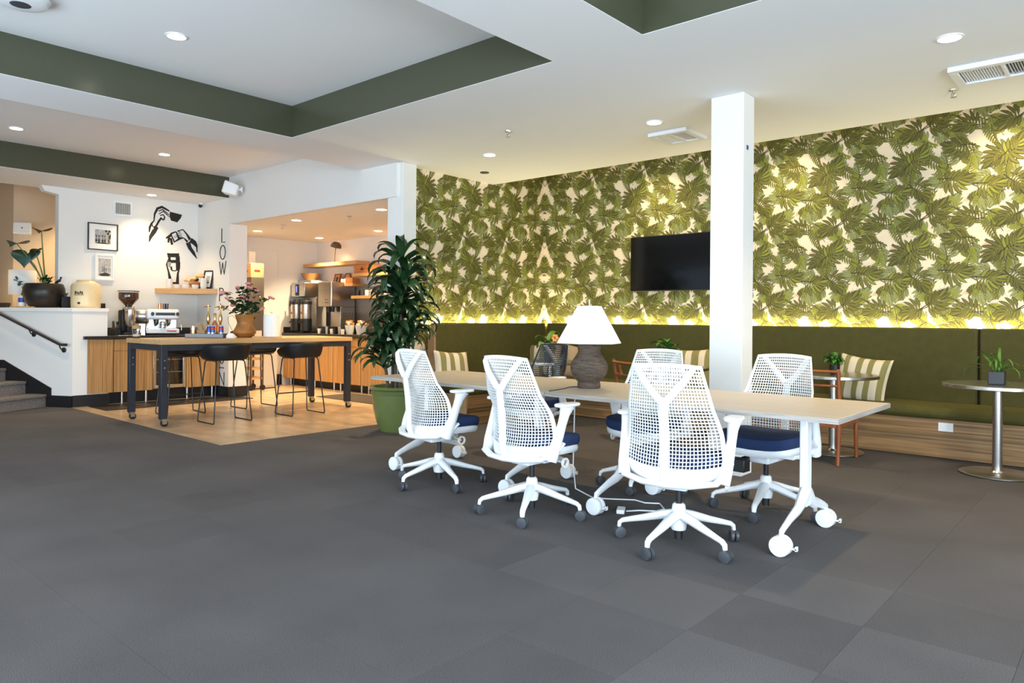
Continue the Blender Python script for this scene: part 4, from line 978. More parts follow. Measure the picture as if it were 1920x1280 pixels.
# bar stools: low wrap-around shell on a wire sled
def bar_stool(label):
    t = thing('bar_stool', label, 'stool', (0, 0, 0), 0, 'black wire leg stools at the bar table')
    b = MB(); nr, na = 14, 40
    def sh(i, j, off):
        s = j / nr; a = 2 * pi * i / na
        back = max(0, cos(a))            # +x is the back
        rimz = .745 + .155 * min(1, (1 + cos(a)) / 1.5) ** 1.3
        e = .75
        cx, cy = math.copysign(abs(cos(a)) ** e, cos(a)), math.copysign(abs(sin(a)) ** e, sin(a))
        if s < .62: r = s / .62; return (.195 * r * cx, .205 * r * cy, .715 + off)
        q = (s - .62) / .38
        return ((.195 + .05 * q ** .6 + off) * cx, (.205 + .055 * q ** .6 + off) * cy, .715 + (rimz - .715) * q ** 1.35)
    o = len(b.v)
    for i in range(na):
        for j in range(nr + 1): b.v.append(sh(i, j, 0))
    for i in range(na):
        k = (i + 1) % na
        for j in range(nr): b.f.append((i * (nr + 1) + j, k * (nr + 1) + j, k * (nr + 1) + j + 1, i * (nr + 1) + j + 1)); b.m.append(0)
    b.build('seat_shell', 'blackplastic', t, solid=.012)
    for s in (-1, 1):
        y, yt = s * .225, s * .165
        MB().tube([(-.12, yt, .70), (-.14, yt * 1.02, .68), (-.195, y, .03), (-.185, y, .010), (-.165, y, .008), (.165, y, .008), (.19, y, .012), (.197, y, .035), (.13, yt * 1.02, .68), (.11, yt, .70)], .0075, 8).build('leg', 'blackmetal', t)
    b = MB(); b.tube([(-.165, -.21, .255), (-.165, .21, .255)], .0075, 8); b.build('footrest', 'blackmetal', t)
    b = MB(); b.box(-.13, .12, -.17, -.155, .697, .708); b.box(-.13, .12, .155, .17, .697, .708); b.box(-.02, .02, -.17, .17, .697, .706); b.build('seat_frame', 'blackmetal', t)
    return t
BS = bar_stool('black bar stool at the near left side of the bar table'); BS.location = (-7.92, 4.045, 0)
copy_tree(BS, (-7.895, 5.01, 0), 0, 'black bar stool at the near right side of the bar table')
copy_tree(BS, (-8.93, 3.99, 0), radians(176), 'black bar stool on the far side before the small fridge')
copy_tree(BS, (-8.95, 4.98, 0), radians(182), 'black bar stool on the far side before the lettered wall')

# things standing on the bar table
TZ = .945
tr = thing('tray', 'grey metal tray of cans and bottles on the bar table', 'tray', (-8.55, 4.16, TZ), radians(41))
b = MB(); b.box(-.23, .23, -.15, .15, 0, .006)
for x0, x1, y0, y1 in ((-.23, .23, -.15, -.144), (-.23, .23, .144, .15), (-.23, -.224, -.15, .15), (.224, .23, -.15, .15)): b.box(x0, x1, y0, y1, .006, .05)
b.build('pan', 'traymetal', tr, bevel=.002)
def can(x, y, label, top='canblue', red_=True):
    t = thing('drink_can', label, 'can', (x, y, TZ + .007), 0, 'drink cans on the tray')
    MB().lathe([(.024, 0), (.028, .006), (.028, .06)], 20).build('lower_body', 'silver', t)
    MB().lathe([(.0282, .06), (.0282, .125), (.024, .135)], 20).build('upper_body', top, t)
    MB().lathe([(.024, .134), (.024, .138), (.021, .137)], 20).build('lid', 'silver', t)
    if red_: MB().lathe([(.0285, .10), (.0285, .12)], 20, cap=False).build('band', 'red', t)
can(-8.49, 4.13, 'blue and silver drink can nearest the stirrer cup', red_=False); can(-8.42, 4.14, 'blue and silver drink can with red band in the middle of three'); can(-8.39, 4.23, 'blue and silver drink can with red band nearest the vase')
cu = thing('stirrer_cup', 'kraft box of wooden stirrers on the tray', 'cup', (-8.65, 4.13, TZ + .007), radians(35))
b = MB(); b.box(-.05, .05, -.05, .05, 0, .085); b.build('box', 'kraft', cu)
for k in range(9): MB().cbox((-.035 + .012 * (k % 4), -.02 + .02 * (k // 4), .11), (.006, .014, .13), 0, None, RY(radians(-24 + 7 * k % 40))).build('stirrer', 'butcher', cu)
skr = thing('shaker', 'glass shaker with steel lid at the tray end', 'shaker', (-8.73, 4.05, TZ + .007))
MB().lathe([(.035, 0), (.038, .02), (.036, .09)], 18).build('jar', 'copper', skr); MB().lathe([(.037, .09), (.037, .12), (.02, .135)], 18).build('lid', 'steel', skr)
bo = thing('bottle', 'amber bottle with gold neck behind the cans', 'bottle', (-8.57, 4.24, TZ + .007))
MB().lathe([(.038, 0), (.042, .01), (.042, .13), (.03, .17), (.015, .20), (.014, .21)], 20).build('glass', 'copper', bo); MB().lathe([(.016, .21), (.016, .29), (.013, .295)], 16).build('neck', 'brass', bo)
def pump(x, y, label):
    t = thing('pump_bottle', label, 'bottle', (x, y, TZ + .007), radians(41), 'clear bottles with brass pumps')
    MB().lathe([(.034, 0), (.036, .01), (.036, .12), (.014, .155)], 20).build('bottle', 'glass', t)
    MB().lathe([(.008, .155), (.018, .18), (.024, .22), (.017, .265), (.008, .30), (.006, .365)], 16).build('pump', 'brass', t)
    b = MB(); b.tube([(-.07, 0, .362), (-.03, 0, .375), (.03, 0, .378)], .007, 8); b.cyl((0, 0, .385), .012, .02, 12); b.build('nozzle', 'brass', t)
pump(-8.66, 4.20, 'clear bottle with brass pump top left behind the amber bottle'); pump(-8.55, 4.30, 'clear bottle with brass pump top right behind the amber bottle')
dm = thing('napkin_dome', 'white folded napkin dome between tray and vase', 'napkin', (-8.27, 4.29, TZ))
MB().lathe([(.055, 0), (.058, .01), (.05, .035), (.03, .056), (.001, .062)], 20).build('napkin', 'paper', dm)
vs_ = thing('flower_vase', 'amber clay vase of pink flowers and dark leaves on the bar table', 'vase', (-8.44, 4.56, TZ))
MB().lathe([(.080, 0), (.098, .015), (.140, .06), (.138, .075), (.105, .14), (.090, .175), (.092, .195), (.108, .25), (.118, .285), (.112, .287), (.10, .25), (.085, .19)], 32).build('pot', 'vase', vs_)
fr_ = random.Random(5)
lf_ = strap_leaf(.085, .05, .5, 1.0, 'leaf', 'leaf', .15); ft = MB()
for k in range(5): a = k * 2 * pi / 5; ft.ball((.016 * cos(a), .016 * sin(a), 0), .016, 8, 0, None, .7)
ft = ft.mesh('flower', 'pink')
for k, (dx, h, dn) in enumerate(((-.30, .30, .05), (-.20, .22, -.05), (-.10, .36, .03), (-.03, .40, -.04), (.02, .42, .06), (.07, .36, -.02), (.13, .33, .05), (.24, .22, -.04), (.32, .24, .03), (-.16, .15, .06), (.20, .10, .04), (.0, .25, -.08), (-.30, .12, .0), (.05, .22, .0))):
    ux, uy = .752, .659; P_ = [(dx * t ** 1.4 * ux - dn * t * uy, dx * t ** 1.4 * uy + dn * t * ux, .20 + (h + .06) * (t ** .8)) for t in (0, .35, .7, 1)]
    so_ = MB().tube(P_, [.004, .0035, .003, .002], 6).build('stem', 'stem', vs_)
    if k % 4 != 3 or k > 9: inst(ft, 'flower', vs_, P_[3], (fr_.uniform(-.6, .6), fr_.uniform(-.6, .6), 0), [fr_.uniform(1.1, 1.7)] * 3)
    for q in range(9):
        t = fr_.uniform(.25, .98); i = min(2, int(t * 3)); f = t * 3 - i
        p = [P_[i][c] * (1 - f) + P_[i + 1][c] * f for c in range(3)]
        inst(lf_, 'leaf', vs_, p, (fr_.uniform(-.6, .6), fr_.uniform(-.5, .5), fr_.uniform(0, 6.28)), [fr_.uniform(.8, 1.35)] * 3)
sp_ = thing('seed_pod', 'dry brown pod on a drooping wire stem left of the vase', 'flower', (-8.56, 4.46, TZ))
b = MB(); b.tube([(.04, .04, .22), (.0, .0, .275), (-.04, -.04, .25), (-.03, -.03, .17), (.0, 0, .09), (.01, .01, .07)], .0025, 6); b.build('stem', 'cane', sp_)
MB().lathe([(.003, .03), (.022, .04), (.026, .06), (.018, .075), (.004, .08)], 10).build('pod', 'cane', sp_)
bd = thing('serving_board', 'small wooden board under the paper towel roll', 'board', (-8.21, 4.75, TZ), radians(41))
MB().box(-.14, .14, -.11, .11, 0, .016).build('board', 'butcher', bd, bevel=.004)
pr = thing('paper_towel', 'white paper towel roll standing on a small board', 'paper towel', (-8.19, 4.78, TZ + .016))
MB().lathe([(.02, 0), (.094, 0), (.095, .004), (.095, .266), (.094, .27), (.02, .27)], 32).build('roll', 'paper', pr); b = MB(); b.cyl((0, 0, .275), .008, .03, 10); b.ball((0, 0, .295), .012, 10); b.build('spindle', 'steel', pr)
gl = thing('iced_drink', 'clear plastic cup with a kraft sleeve at the table end', 'cup', (-8.74, 3.39, TZ))
MB().lathe([(.034, 0), (.036, .002), (.047, .15), (.045, .15), (.033, .006), (.001, .005)], 24, cap=False).build('cup', 'glass', gl); MB().lathe([(.0355, .004), (.040, .045), (.001, .045), (.001, .004)], 20, cap=False).build('drink', 'cream', gl); MB().lathe([(.048, .11), (.049, .15)], 24, cap=False).build('sleeve', 'kraft', gl)

# ------------------------------------------------------------------ left counter with cabinets under the mural
CF = -10.47
def cabinet(name, label, x0, x1, y0, y1, z0, z1, face, fronts, drawer_z=None, wood='zebra'):
    """fronts: list of (lo, hi, kind) along the run; face is '+x' or '-y'"""
    t = thing(name, label, 'cabinet', (0, 0, 0), 0, 'zebrano base cabinets')
    MB().box(x0 + (.0 if face == '+x' else .0), x1 - (.02 if face == '+x' else 0), y0 + (.02 if face == '-y' else 0), y1, z0, z1).build('carcass', wood, t)
    for lo, hi, za, zb, kind in fronts:
        if face == '+x': b = MB().box(x1 - .019, x1, lo + .002, hi - .002, za + .002, zb - .002)
        else: b = MB().box(lo + .002, hi - .002, y0, y0 + .019, za + .002, zb - .002)
        b.build(kind, wood, t, bevel=.0015)
    for s in (.12, .88):
        if face == '+x': c = (x1 - .10, y0 + (y1 - y0) * s, z0 / 2)
        else: c = (x0 + (x1 - x0) * s, y0 + .10, z0 / 2)
        MB().cyl(c, .018, z0, 14).build('leg', 'steel', t)
    return t
cabinet('base_cabinet', 'zebrano base cabinet with single door at the half wall end', -10.495, CF, 3.455, 3.77, .165, .885, '+x', [(3.455, 3.77, .165, .885, 'door')])
cabinet('base_cabinet', 'zebrano base cabinet with drawer over door beside the fridge', -11.10, CF, 3.865, 4.285, .165, .885, '+x', [(3.775, 4.285, .165, .725, 'door'), (3.775, 4.285, .725, .885, 'drawer')])
cabinet('base_cabinet', 'zebrano base cabinet between the fridge and the lettered wall', -11.24, CF, 4.755, 5.253, .165, .885, '+x', [(4.755, 5.253, .165, .885, 'door')])
MB_ = struct(MB().box(-11.24, -10.64, 3.46, 5.25, 0, .16).build('baseboard_counter', 'black'), 'black recessed plinth under the espresso counter', 'skirting')
fg = thing('bar_fridge', 'small glass door fridge with steel frame under the espresso counter', 'fridge', (0, 0, 0))
b = MB(); b.box(-11.2, -11.18, 4.29, 4.75, .17, .88); b.box(-11.18, CF - .03, 4.29, 4.31, .17, .88); b.box(-11.18, CF - .03, 4.73, 4.75, .17, .88); b.box(-11.18, CF - .03, 4.31, 4.73, .17, .19); b.box(-11.18, CF - .03, 4.31, 4.73, .86, .88); b.build('cabinet', 'black', fg)
dr = MB(); za, zb = .18, .745
for y0, y1, z0, z1 in ((4.29, 4.33, za, zb), (4.71, 4.75, za, zb), (4.33, 4.71, za, za + .045), (4.33, 4.71, zb - .03, zb)): dr.box(CF - .03, CF + .005, y0, y1, z0, z1)
do = dr.build('door', 'steel', fg, bevel=.003); MB().box(CF - .018, CF - .012, 4.33, 4.71, za + .045, zb - .03).build('glass', 'glass', do)
MB().box(CF - .03, CF + .0, 4.29, 4.75, .75, .88).build('grille', 'black', fg)
for z in (.40, .58): MB().box(-11.17, CF - .05, 4.315, 4.725, z, z + .008).build('shelf', 'steel', fg)
b = thing('drink_carton', 'red and white carton inside the small fridge', 'carton', (-10.68, 4.60, .409)); MB().box(-.06, .06, -.075, .075, 0, .165).build('box', 'red', b); MB().box(.0602, .061, -.035, .035, .035, .12).build('label', 'paper', b)
ct = thing('worktop', 'dark stone worktop of the espresso counter with upstand', 'worktop', (0, 0, 0))
MB().box(-11.24, CF + .03, 3.715, 5.262, .888, .93).box(-10.49, CF + .03, 3.40, 3.715, .888, .93).build('slab', 'counter', ct, bevel=.002); MB().box(-11.243, -11.22, 3.86, 5.25, .93, 1.03).build('upstand', 'counter', ct)

# espresso machine
em = thing('espresso_machine', 'white and chrome espresso machine with black levers on the counter', 'coffee machine', (-10.84, 4.56, .93), radians(-18)); em.scale = (.88, .80, 1)
MB().box(-.22, .22, -.27, .27, .025, .09).build('base', 'white', em, bevel=.01)
MB().box(.221, .223, .06, .22, .05, .066).build('badge', 'red', em)
MB().box(-.22, -.02, -.25, .25, .09, .30).build('rear_body', 'steel', em, bevel=.01)
MB().box(-.22, .18, -.27, .27, .225, .375).build('top_housing', 'white', em, bevel=.03)
MB().box(.181, .19, -.12, .20, .285, .325).build('control_panel', 'black', em, bevel=.006)
for y in (-.17, .24): MB().cyl((.20, y, .305), .028, .03, 16, 0, None, 'x').build('steam_knob', 'black', em)
b = MB(); b.lathe([(.001, -.11), (.10, -.11), (.105, -.10), (.105, .10), (.10, .11), (.001, .11)], 24, 0, TR((.02, -.33, .27)) @ RX(pi / 2)); b.build('boiler_drum', 'steel', em)
MB().box(-.05, .06, -.38, -.28, .0, .16).build('boiler_stand', 'steel', em)
for y in (-.10, .10):
    g = MB().lathe([(.04, .16), (.042, .20), (.05, .225)], 18, 0, TR((.08, y, 0))).build('group_head', 'chrome', em)
    MB().tube([(.09, y, .165), (.18, y - .01, .162), (.27, y - .03, .145)], [.03, .014, .016], 10).build('portafilter', 'black', g)
    MB().tube([(.08, y - .012, .15), (.085, y - .012, .12)], .006, 6).build('spout', 'chrome', g)
for y, s in ((-.22, -1), (.25, 1)): MB().tube([(.16, y, .25), (.22, y + s * .02, .22), (.24, y + s * .05, .12), (.24, y + s * .05, .07)], .006, 8).build('steam_wand', 'chrome', em)
MB().box(.0, .21, -.24, .24, .09, .096).build('drip_grate', 'steel', em)
for k, y in enumerate((4.51, 4.575, 4.615)):
    g = thing('espresso_glass', ('brown espresso glass leftmost on the machine top', 'brown espresso glass in the middle on the machine top', 'brown espresso glass rightmost on the machine top')[k], 'glass', (-10.80, y, 1.305), 0, 'espresso glasses on the machine')
    MB().lathe([(.018, 0), (.022, .085), (.020, .085), (.017, .006), (.001, .005)], 14, cap=False).build('glass', 'coffee' if k else 'copper', g)
mj = thing('milk_jug', 'steel milk jug under the espresso machine groups', 'jug', (-10.66, 4.50, 1.027))
MB().lathe([(.04, 0), (.042, .01), (.036, .06), (.032, .085), (.036, .10), (.030, .085), (.001, .01)], 18, cap=False).build('jug', 'chrome', mj)

# coffee grinder
gr = thing('coffee_grinder', 'black and chrome coffee grinder with brown bean hopper', 'grinder', (-10.80, 4.08, .93))
MB().box(-.13, .16, -.115, .115, 0, .045).build('base', 'black', gr, bevel=.012)
MB().box(-.13, .0, -.095, .095, .045, .36).build('body', 'black', gr, bevel=.02)
MB().lathe([(.055, .12), (.075, .20), (.08, .36)], 20, 0, TR((.05, .01, 0))).build('doser', 'chrome', gr)
MB().box(.0, .10, -.05, .06, .045, .13).build('doser_foot', 'black', gr, bevel=.008)
MB().cyl((.165, .06, .07), .015, .01, 14, 0, None, 'x').build('switch', 'red', gr)
MB().lathe([(.07, .36), (.08, .375), (.075, .40), (.045, .41)], 24).build('collar', 'chrome', gr)
MB().lathe([(.042, .41), (.055, .43), (.125, .51), (.130, .53), (.130, .60), (.128, .605)], 32).build('hopper', 'coffee', gr)
MB().lathe([(.13, .605), (.132, .618), (.001, .62)], 32, cap=False).build('hopper_rim', 'cup', gr); MB().lathe([(.14, .62), (.142, .626), (.13, .63)], 32).build('lid', 'black', gr)
kb = thing('knock_box', 'black knock box and tamper tools left of the grinder', 'knock box', (-10.86, 3.92, .93))
MB().box(-.11, .11, -.05, .045, 0, .09).build('box', 'black', kb, bevel=.006); b = MB(); b.tube([(.05, -.03, .09), (.06, -.04, .20)], [.02, .012], 10); b.build('tamper', 'cane', kb); b = MB(); b.tube([(.02, .02, .09), (.02, .03, .16)], .009, 8); b.ball((.02, .03, .175), .02, 10); b.build('brush', 'black', kb)
sy = thing('counter_tray', 'flat steel tray under the coffee grinder', 'tray', (-10.60, 4.02, .93)); MB().box(-.07, .07, -.17, .17, 0, .006).build('pan', 'steel', sy, bevel=.002)

# corner shelf with cups, roses and a framed photo
sh_ = thing('corner_shelf', 'triangular honey pine shelf in the corner under the mural', 'shelf', (0, 0, 0))
MB().prism([(-11.243, 4.62), (-11.243, 5.268), (-10.575, 5.268)], 1.545, 1.627).build('board', 'shelfwood', sh_, bevel=.002)
SZ = 1.627
def cupstack(x, y, n, r, label, h=.05):
    t = thing('cup_stack', label, 'cups', (x, y, SZ), 0, 'white cups on the corner shelf')
    me = MB().lathe([(r * .75, 0), (r * .95, h * .4), (r, h * 1.2), (r * .93, h * 1.2), (r * .85, h * .4), (.001, h * .2)], 20, cap=False).mesh('cup', 'cup')
    for k in range(n): inst(me, 'cup', t, (0, 0, k * h * .85))
cupstack(-11.15, 4.80, 3, .045, 'stack of white cups at the left end of the corner shelf')
cupstack(-11.06, 4.88, 1, .05, 'single white dish second from the left on the corner shelf')
cupstack(-10.98, 4.97, 1, .055, 'single white dish before the peach roses')
cupstack(-10.88, 5.07, 1, .055, 'single white dish under the gold rose bowl')
cupstack(-10.76, 5.14, 3, .048, 'stack of white cups before the small framed photo', .055)
rb = thing('rose_bowl', 'amber bowl of peach roses on the corner shelf', 'flowers', (-10.98, 5.13, SZ))
MB().lathe([(.05, 0), (.07, .02), (.11, .08), (.105, .10), (.09, .08), (.001, .03)], 24, cap=False).build('bowl', 'vase', rb)
for k, (dx, dy, z, r) in enumerate(((-.13, -.06, .13, .07), (-.05, .0, .10, .055), (.06, .03, .19, .08), (.0, -.03, .15, .06), (.13, .05, .11, .05), (-.10, -.02, .08, .045))):
    b = MB(); r2_ = random.Random(k)
    for q in range(14):
        a = q * 2.4; rr = r * (.15 + .62 * q / 14); b.ball((dx + rr * cos(a), dy + rr * sin(a), z + r * .35 * (1 - q / 14)), r * .42, 7, 0, None, .75)
    b.build('rose', 'peach', rb)
for k in range(8): inst(lf_, 'leaf', rb, (.02 * (k - 4), .0, .12), (fr_.uniform(-.8, .8), -.3, k * .8), (.8, .8, .8))
def picture(name, label, loc, rz, w_, h_, fw_, frame_m, mat_m, pw_, ph_, kind, lean=0):
    t = thing(name, label, 'picture', loc, rz)
    T_ = RX(radians(-lean)); b = MB()
    for x0, x1, z0, z1 in ((-w_ / 2, w_ / 2, h_ / 2 - fw_, h_ / 2), (-w_ / 2, w_ / 2, -h_ / 2, -h_ / 2 + fw_), (-w_ / 2, -w_ / 2 + fw_, -h_ / 2 + fw_, h_ / 2 - fw_), (w_ / 2 - fw_, w_ / 2, -h_ / 2 + fw_, h_ / 2 - fw_)): b.box(x0, x1, -.022, 0, z0, z1, 0, T_)
    b.build('frame', frame_m, t, bevel=.002)
    MB().box(-w_ / 2 + fw_, w_ / 2 - fw_, -.010, -.004, -h_ / 2 + fw_, h_ / 2 - fw_, 0, T_).build('mount', mat_m, t)
    p = MB().box(-pw_ / 2, pw_ / 2, -.0115, -.010, -ph_ / 2, ph_ / 2, 0, T_).build('photo', 'printgrey', t)
    b = MB(); r = random.Random(len(label)); k_ = 0
    def blob(x, z, a, c):
        nonlocal k_; k_ += 1
        n = 9; o = len(b.v); b.v += [tuple(T_ @ Vector((max(-pw_ / 2, min(pw_ / 2, x + a * cos(q * 2 * pi / n) * r.uniform(.6, 1.1))), -.0118 - k_ * .00002, max(-ph_ / 2, min(ph_ / 2, z + c * sin(q * 2 * pi / n) * r.uniform(.6, 1.1)))))) for q in range(n)]; b.f.append(tuple(range(o, o + n))); b.m.append(0)
    if kind == 'palms':
        for x in (-.42, -.25, -.02, .12, .36): blob(x * pw_, -.30 * ph_, .07 * pw_, .18 * ph_); blob(x * pw_, -.08 * ph_, .02 * pw_, .14 * ph_); blob(x * pw_, .05 * ph_, .08 * pw_, .05 * ph_)
        for x, z in ((.40, .42), (.32, .25), (.45, .1), (.2, .42), (.42, -.05)): blob(x * pw_, z * ph_, .09 * pw_, .11 * ph_)
        blob(0, -.46 * ph_, .5 * pw_, .06 * ph_)
    else:
        blob(0, -.42 * ph_, .52 * pw_, .12 * ph_)
        for x, c in ((-.15, .16), (-.02, .22), (.12, .14)): blob(x * pw_, -.15 * ph_, .035 * pw_, c * ph_)
    b.build('print', 'printdark', p); return t
picture('picture_frame', 'black framed photo of palm trees under the wall vent', (X_H + .002, 3.89, 2.335), radians(90), .40, .385, .014, 'black', 'paper', .21, .20, 'palms')
picture('picture_frame', 'white framed photo of people below the black frame', (X_H + .002, 3.915, 1.90), radians(90), .255, .38, .026, 'white', 'paper', .165, .255, 'people')
picture('picture_frame', 'dark framed photo leaning at the end of the corner shelf', (-10.80, 5.235, SZ + .143), radians(20), .18, .285, .02, 'black', 'paper', .08, .12, 'people', 12)

# ------------------------------------------------------------------ things on the half wall ledge
LZ = 1.302
bp_ = thing('potted_plant', 'large bronze bowl pot with tall heart shaped leaves on the half wall', 'plant', (-11.34, 3.81 - .62, LZ))
MB().lathe([(.14, 0), (.17, .01), (.225, .09), (.255, .19), (.25, .27), (.225, .33), (.212, .335), (.20, .32), (.21, .25), (.001, .24)], 40, cap=False).build('pot', 'blackpot', bp_)
MB().lathe([(.001, .30), (.208, .29)], 24, cap=False).build('soil', 'soil', bp_)
def heart(L, W_):
    b = MB(); o = []
    for i in range(28):
        a = 2 * pi * i / 28; x = 16 * sin(a) ** 3 / 17; y = (13 * cos(a) - 5 * cos(2 * a) - 2 * cos(3 * a) - cos(4 * a)) / 17
        o.append((x * W_ / 2, y * L / 2, .05 * abs(x) - .04 * (y ** 2)))
    b.add([(0, 0, 0)] + o, [(0, 1 + i, 1 + (i + 1) % 28) for i in range(28)]); return b
ux, uy = .752, .659
for k, (dx, z, tx, rr, L, W_, m_) in enumerate(((-.045, 1.06, 6, 20, .27, .27, 'cane'), (-.38, .88, 8, 0, .30, .32, 'leaf3'), (-.25, .70, 58, 8, .34, .40, 'leaf3'), (-.12, .76, 40, -30, .22, .22, 'leaf'))):
    px, py = dx * ux, dx * uy
    q = MB().tube([(.02 * ux, .02 * uy, .28), (px * .35, py * .35, .28 + (z - .28) * .5), (px, py, z)], [.013, .009, .006], 8).build('stalk', 'stem', bp_)
    h_ = heart(L, W_).build('leaf', m_, bp_, solid=.003); h_.location = (px, py, z); h_.rotation_euler = Euler((radians(tx), 0, radians(41 + rr)), 'XYZ')
for k in range(26): inst(lf_, 'leaf', bp_, (fr_.uniform(-.08, .08), fr_.uniform(-.08, .08), .27 + fr_.uniform(0, .12)), (fr_.uniform(-.5, .5), fr_.uniform(-1, .2), fr_.uniform(0, 6.28)), (1, 1, 1))
bi = thing('bird_ornament', 'tiny black bird ornament on the rim of the bronze pot', 'ornament', (-11.34 + .19 * ux, 3.19 + .19 * uy, LZ + .332), radians(41))
b = MB(); b.tube([(-.05, 0, .0), (-.02, 0, .025), (.02, 0, .045), (.035, 0, .07)], [.004, .016, .018, .010], 10); b.ball((.038, 0, .085), .014, 10); b.tube([(.045, 0, .088), (.065, 0, .09)], [.004, .001], 6); b.build('body', 'black', bi)
ck = thing('drink_crock', 'cream stoneware drink dispenser crock on the half wall', 'crock', (-10.98, 3.59, LZ))
MB().lathe([(.17, 0), (.18, .012), (.182, .05), (.182, .30), (.17, .335), (.12, .362), (.11, .38), (.115, .388), (.001, .39)], 36, cap=False).build('body', 'cream', ck)
b = MB()
for k in range(5): b.box(.1825, .1835, -.055 + .022 * k, -.040 + .022 * k, .19 + .006 * (k % 2), .235 - .008 * (k % 3))
b.box(.1825, .1835, -.065, .06, .178, .184)
bo_ = b.build('printed_mark', 'ink', ck); bo_.rotation_euler = (0, 0, radians(-44)); b = MB(); b.cyl((.185, 0, .07), .016, .02, 12, 0, None, 'x'); s_ = b.build('spigot_hole', 'black', ck); s_.rotation_euler = (0, 0, radians(-44))
sd = thing('table_lamp', 'white drum shade lamp on a pale block base beside the bronze pot', 'lamp', (-11.86, 3.07, LZ - .0))
MB().box(-.05, .05, -.05, .05, 0, .19).build('base', 'cup', sd); MB().lathe([(.165, .19), (.165, .53)], 32, cap=False).build('shade', 'shade', sd, solid=.003); MB().cyl((0, 0, .25), .008, .14, 8).build('stem', 'brass', sd)
tb = thing('serving_board', 'thin wooden tray under the blue labelled bottles', 'board', (-11.44, 3.01, LZ), radians(27)); MB().box(-.20, .20, -.08, .08, 0, .02).build('board', 'butcher', tb, bevel=.003)
for k, (x, y, lb) in enumerate(((-11.53, 2.98, 'blue labelled pump bottle at the left on the thin tray'), (-11.38, 3.05, 'blue labelled bottle at the right on the thin tray'))):
    t = thing('soap_bottle', lb, 'bottle', (x, y, LZ + .02), radians(41), 'blue labelled bottles on the half wall')
    MB().lathe([(.042, 0), (.045, .006), (.045, .12), (.02, .14), (.015, .15)], 20).build('bottle', 'paper', t); MB().lathe([(.0455, .055), (.0455, .118)], 20, cap=False).build('label', 'blue', t)
    if k == 0: b = MB(); b.cyl((0, 0, .165), .012, .03, 10); b.tube([(0, 0, .18), (0, 0, .205), (.04, 0, .205)], .006, 6); b.build('pump', 'black', t)
    else: MB().cyl((0, 0, .158), .014, .02, 10).build('cap', 'black', t)
eu = thing('leaf_sprig', 'grey green leaf sprig arching before the white lamp shade', 'sprig', (-11.52, 3.10, LZ))
b = MB(); b.tube([(.06, .05, .05), (.0, 0, .22), (-.10, -.09, .32), (-.20, -.17, .40)], .004, 6); b.build('stem', 'stem', eu)
rl = MB().ball((0, 0, 0), .032, 10, 0, None, .2).mesh('leaf', 'leaf3')
for k in range(12): t = k / 11; inst(rl, 'leaf', eu, (.04 - .24 * t + .03 * (k % 2), .04 - .20 * t, .12 + .29 * t + .03 * (-1) ** k), (fr_.uniform(-1, 1), fr_.uniform(-1, 1), 0), (1, .75, 1))
pbx = thing('potted_plant', 'small green succulent in a black box pot between bronze pot and crock', 'plant', (-11.19, 3.52 - .12, LZ)); MB().box(-.06, .06, -.06, .06, 0, .16).build('pot', 'black', pbx, bevel=.004)
fl_ = strap_leaf(.22, .035, .5, .6, 'leaf', 'leaf', .2)
for k in range(26): inst(fl_, 'leaf', pbx, (0, 0, .15), (fr_.uniform(-.4, .4), fr_.uniform(-.3, .5), 3.86 + fr_.uniform(-1.3, 1.3)), [fr_.uniform(.6, 1.1)] * 3)
dv = thing('tablet_stand', 'black tablet on a stand at the far left of the half wall', 'tablet', (-12.5, 2.72, LZ), radians(30)); MB().box(-.04, .04, -.04, .04, 0, .02).build('stand', 'black', dv); MB().box(-.05, .05, -.01, .01, .02, .26).build('screen', 'black', dv, bevel=.003)
for k, (x, y, L_, lb) in enumerate(((-11.12, 3.80, .26, 'low black strip box at the inner edge of the half wall'), (-12.35, 2.86, .5, 'low black box at the far left rear of the half wall'), (-11.62, 3.32, .30, 'low black box behind the bronze pot'))):
    t = thing('strip_box', lb, 'box', (x, y, LZ), radians(8 if k == 0 else 27)); MB().box(-L_ / 2, L_ / 2, -.03, .03, 0, .075).build('box', 'black', t, bevel=.003)

# ------------------------------------------------------------------ kitchen nook
YF = 6.98
x = -11.54; k = 0
names = ['farthest left', 'second from the left', 'middle', 'fourth from the left', 'behind the tall plant', 'hidden behind the column']
while x < -7.2:
    x1 = x + .75
    cabinet('base_cabinet', 'zebrano kitchen base cabinet with drawer, %s in the nook' % names[k], x, x1 - .004, YF, 7.64, .13, .88, '-y', [(x, x + .375, .13, .735, 'door'), (x + .375, x1 - .004, .13, .735, 'door'), (x, x1 - .004, .735, .88, 'drawer')])
    x = x1; k += 1
struct(MB().box(-11.55, -6.9, YF + .16, YF + .18, 0, .13).build('baseboard_nook', 'black'), 'black recessed plinth under the kitchen cabinets', 'skirting')
kw = thing('worktop', 'dark stone worktop along the rear of the kitchen nook', 'worktop', (0, 0, 0))
MB().box(-11.555, -6.9, YF - .03, 7.655, .883, .93).build('slab', 'counter', kw, bevel=.002); MB().box(-11.555, -11.535, YF, 7.65, .93, 1.03).build('upstand', 'counter', kw); 
MB().box(-10.7, -6.7, 7.64, 7.656, .93, 1.74).build('splashback', 'tile_splash', kw)
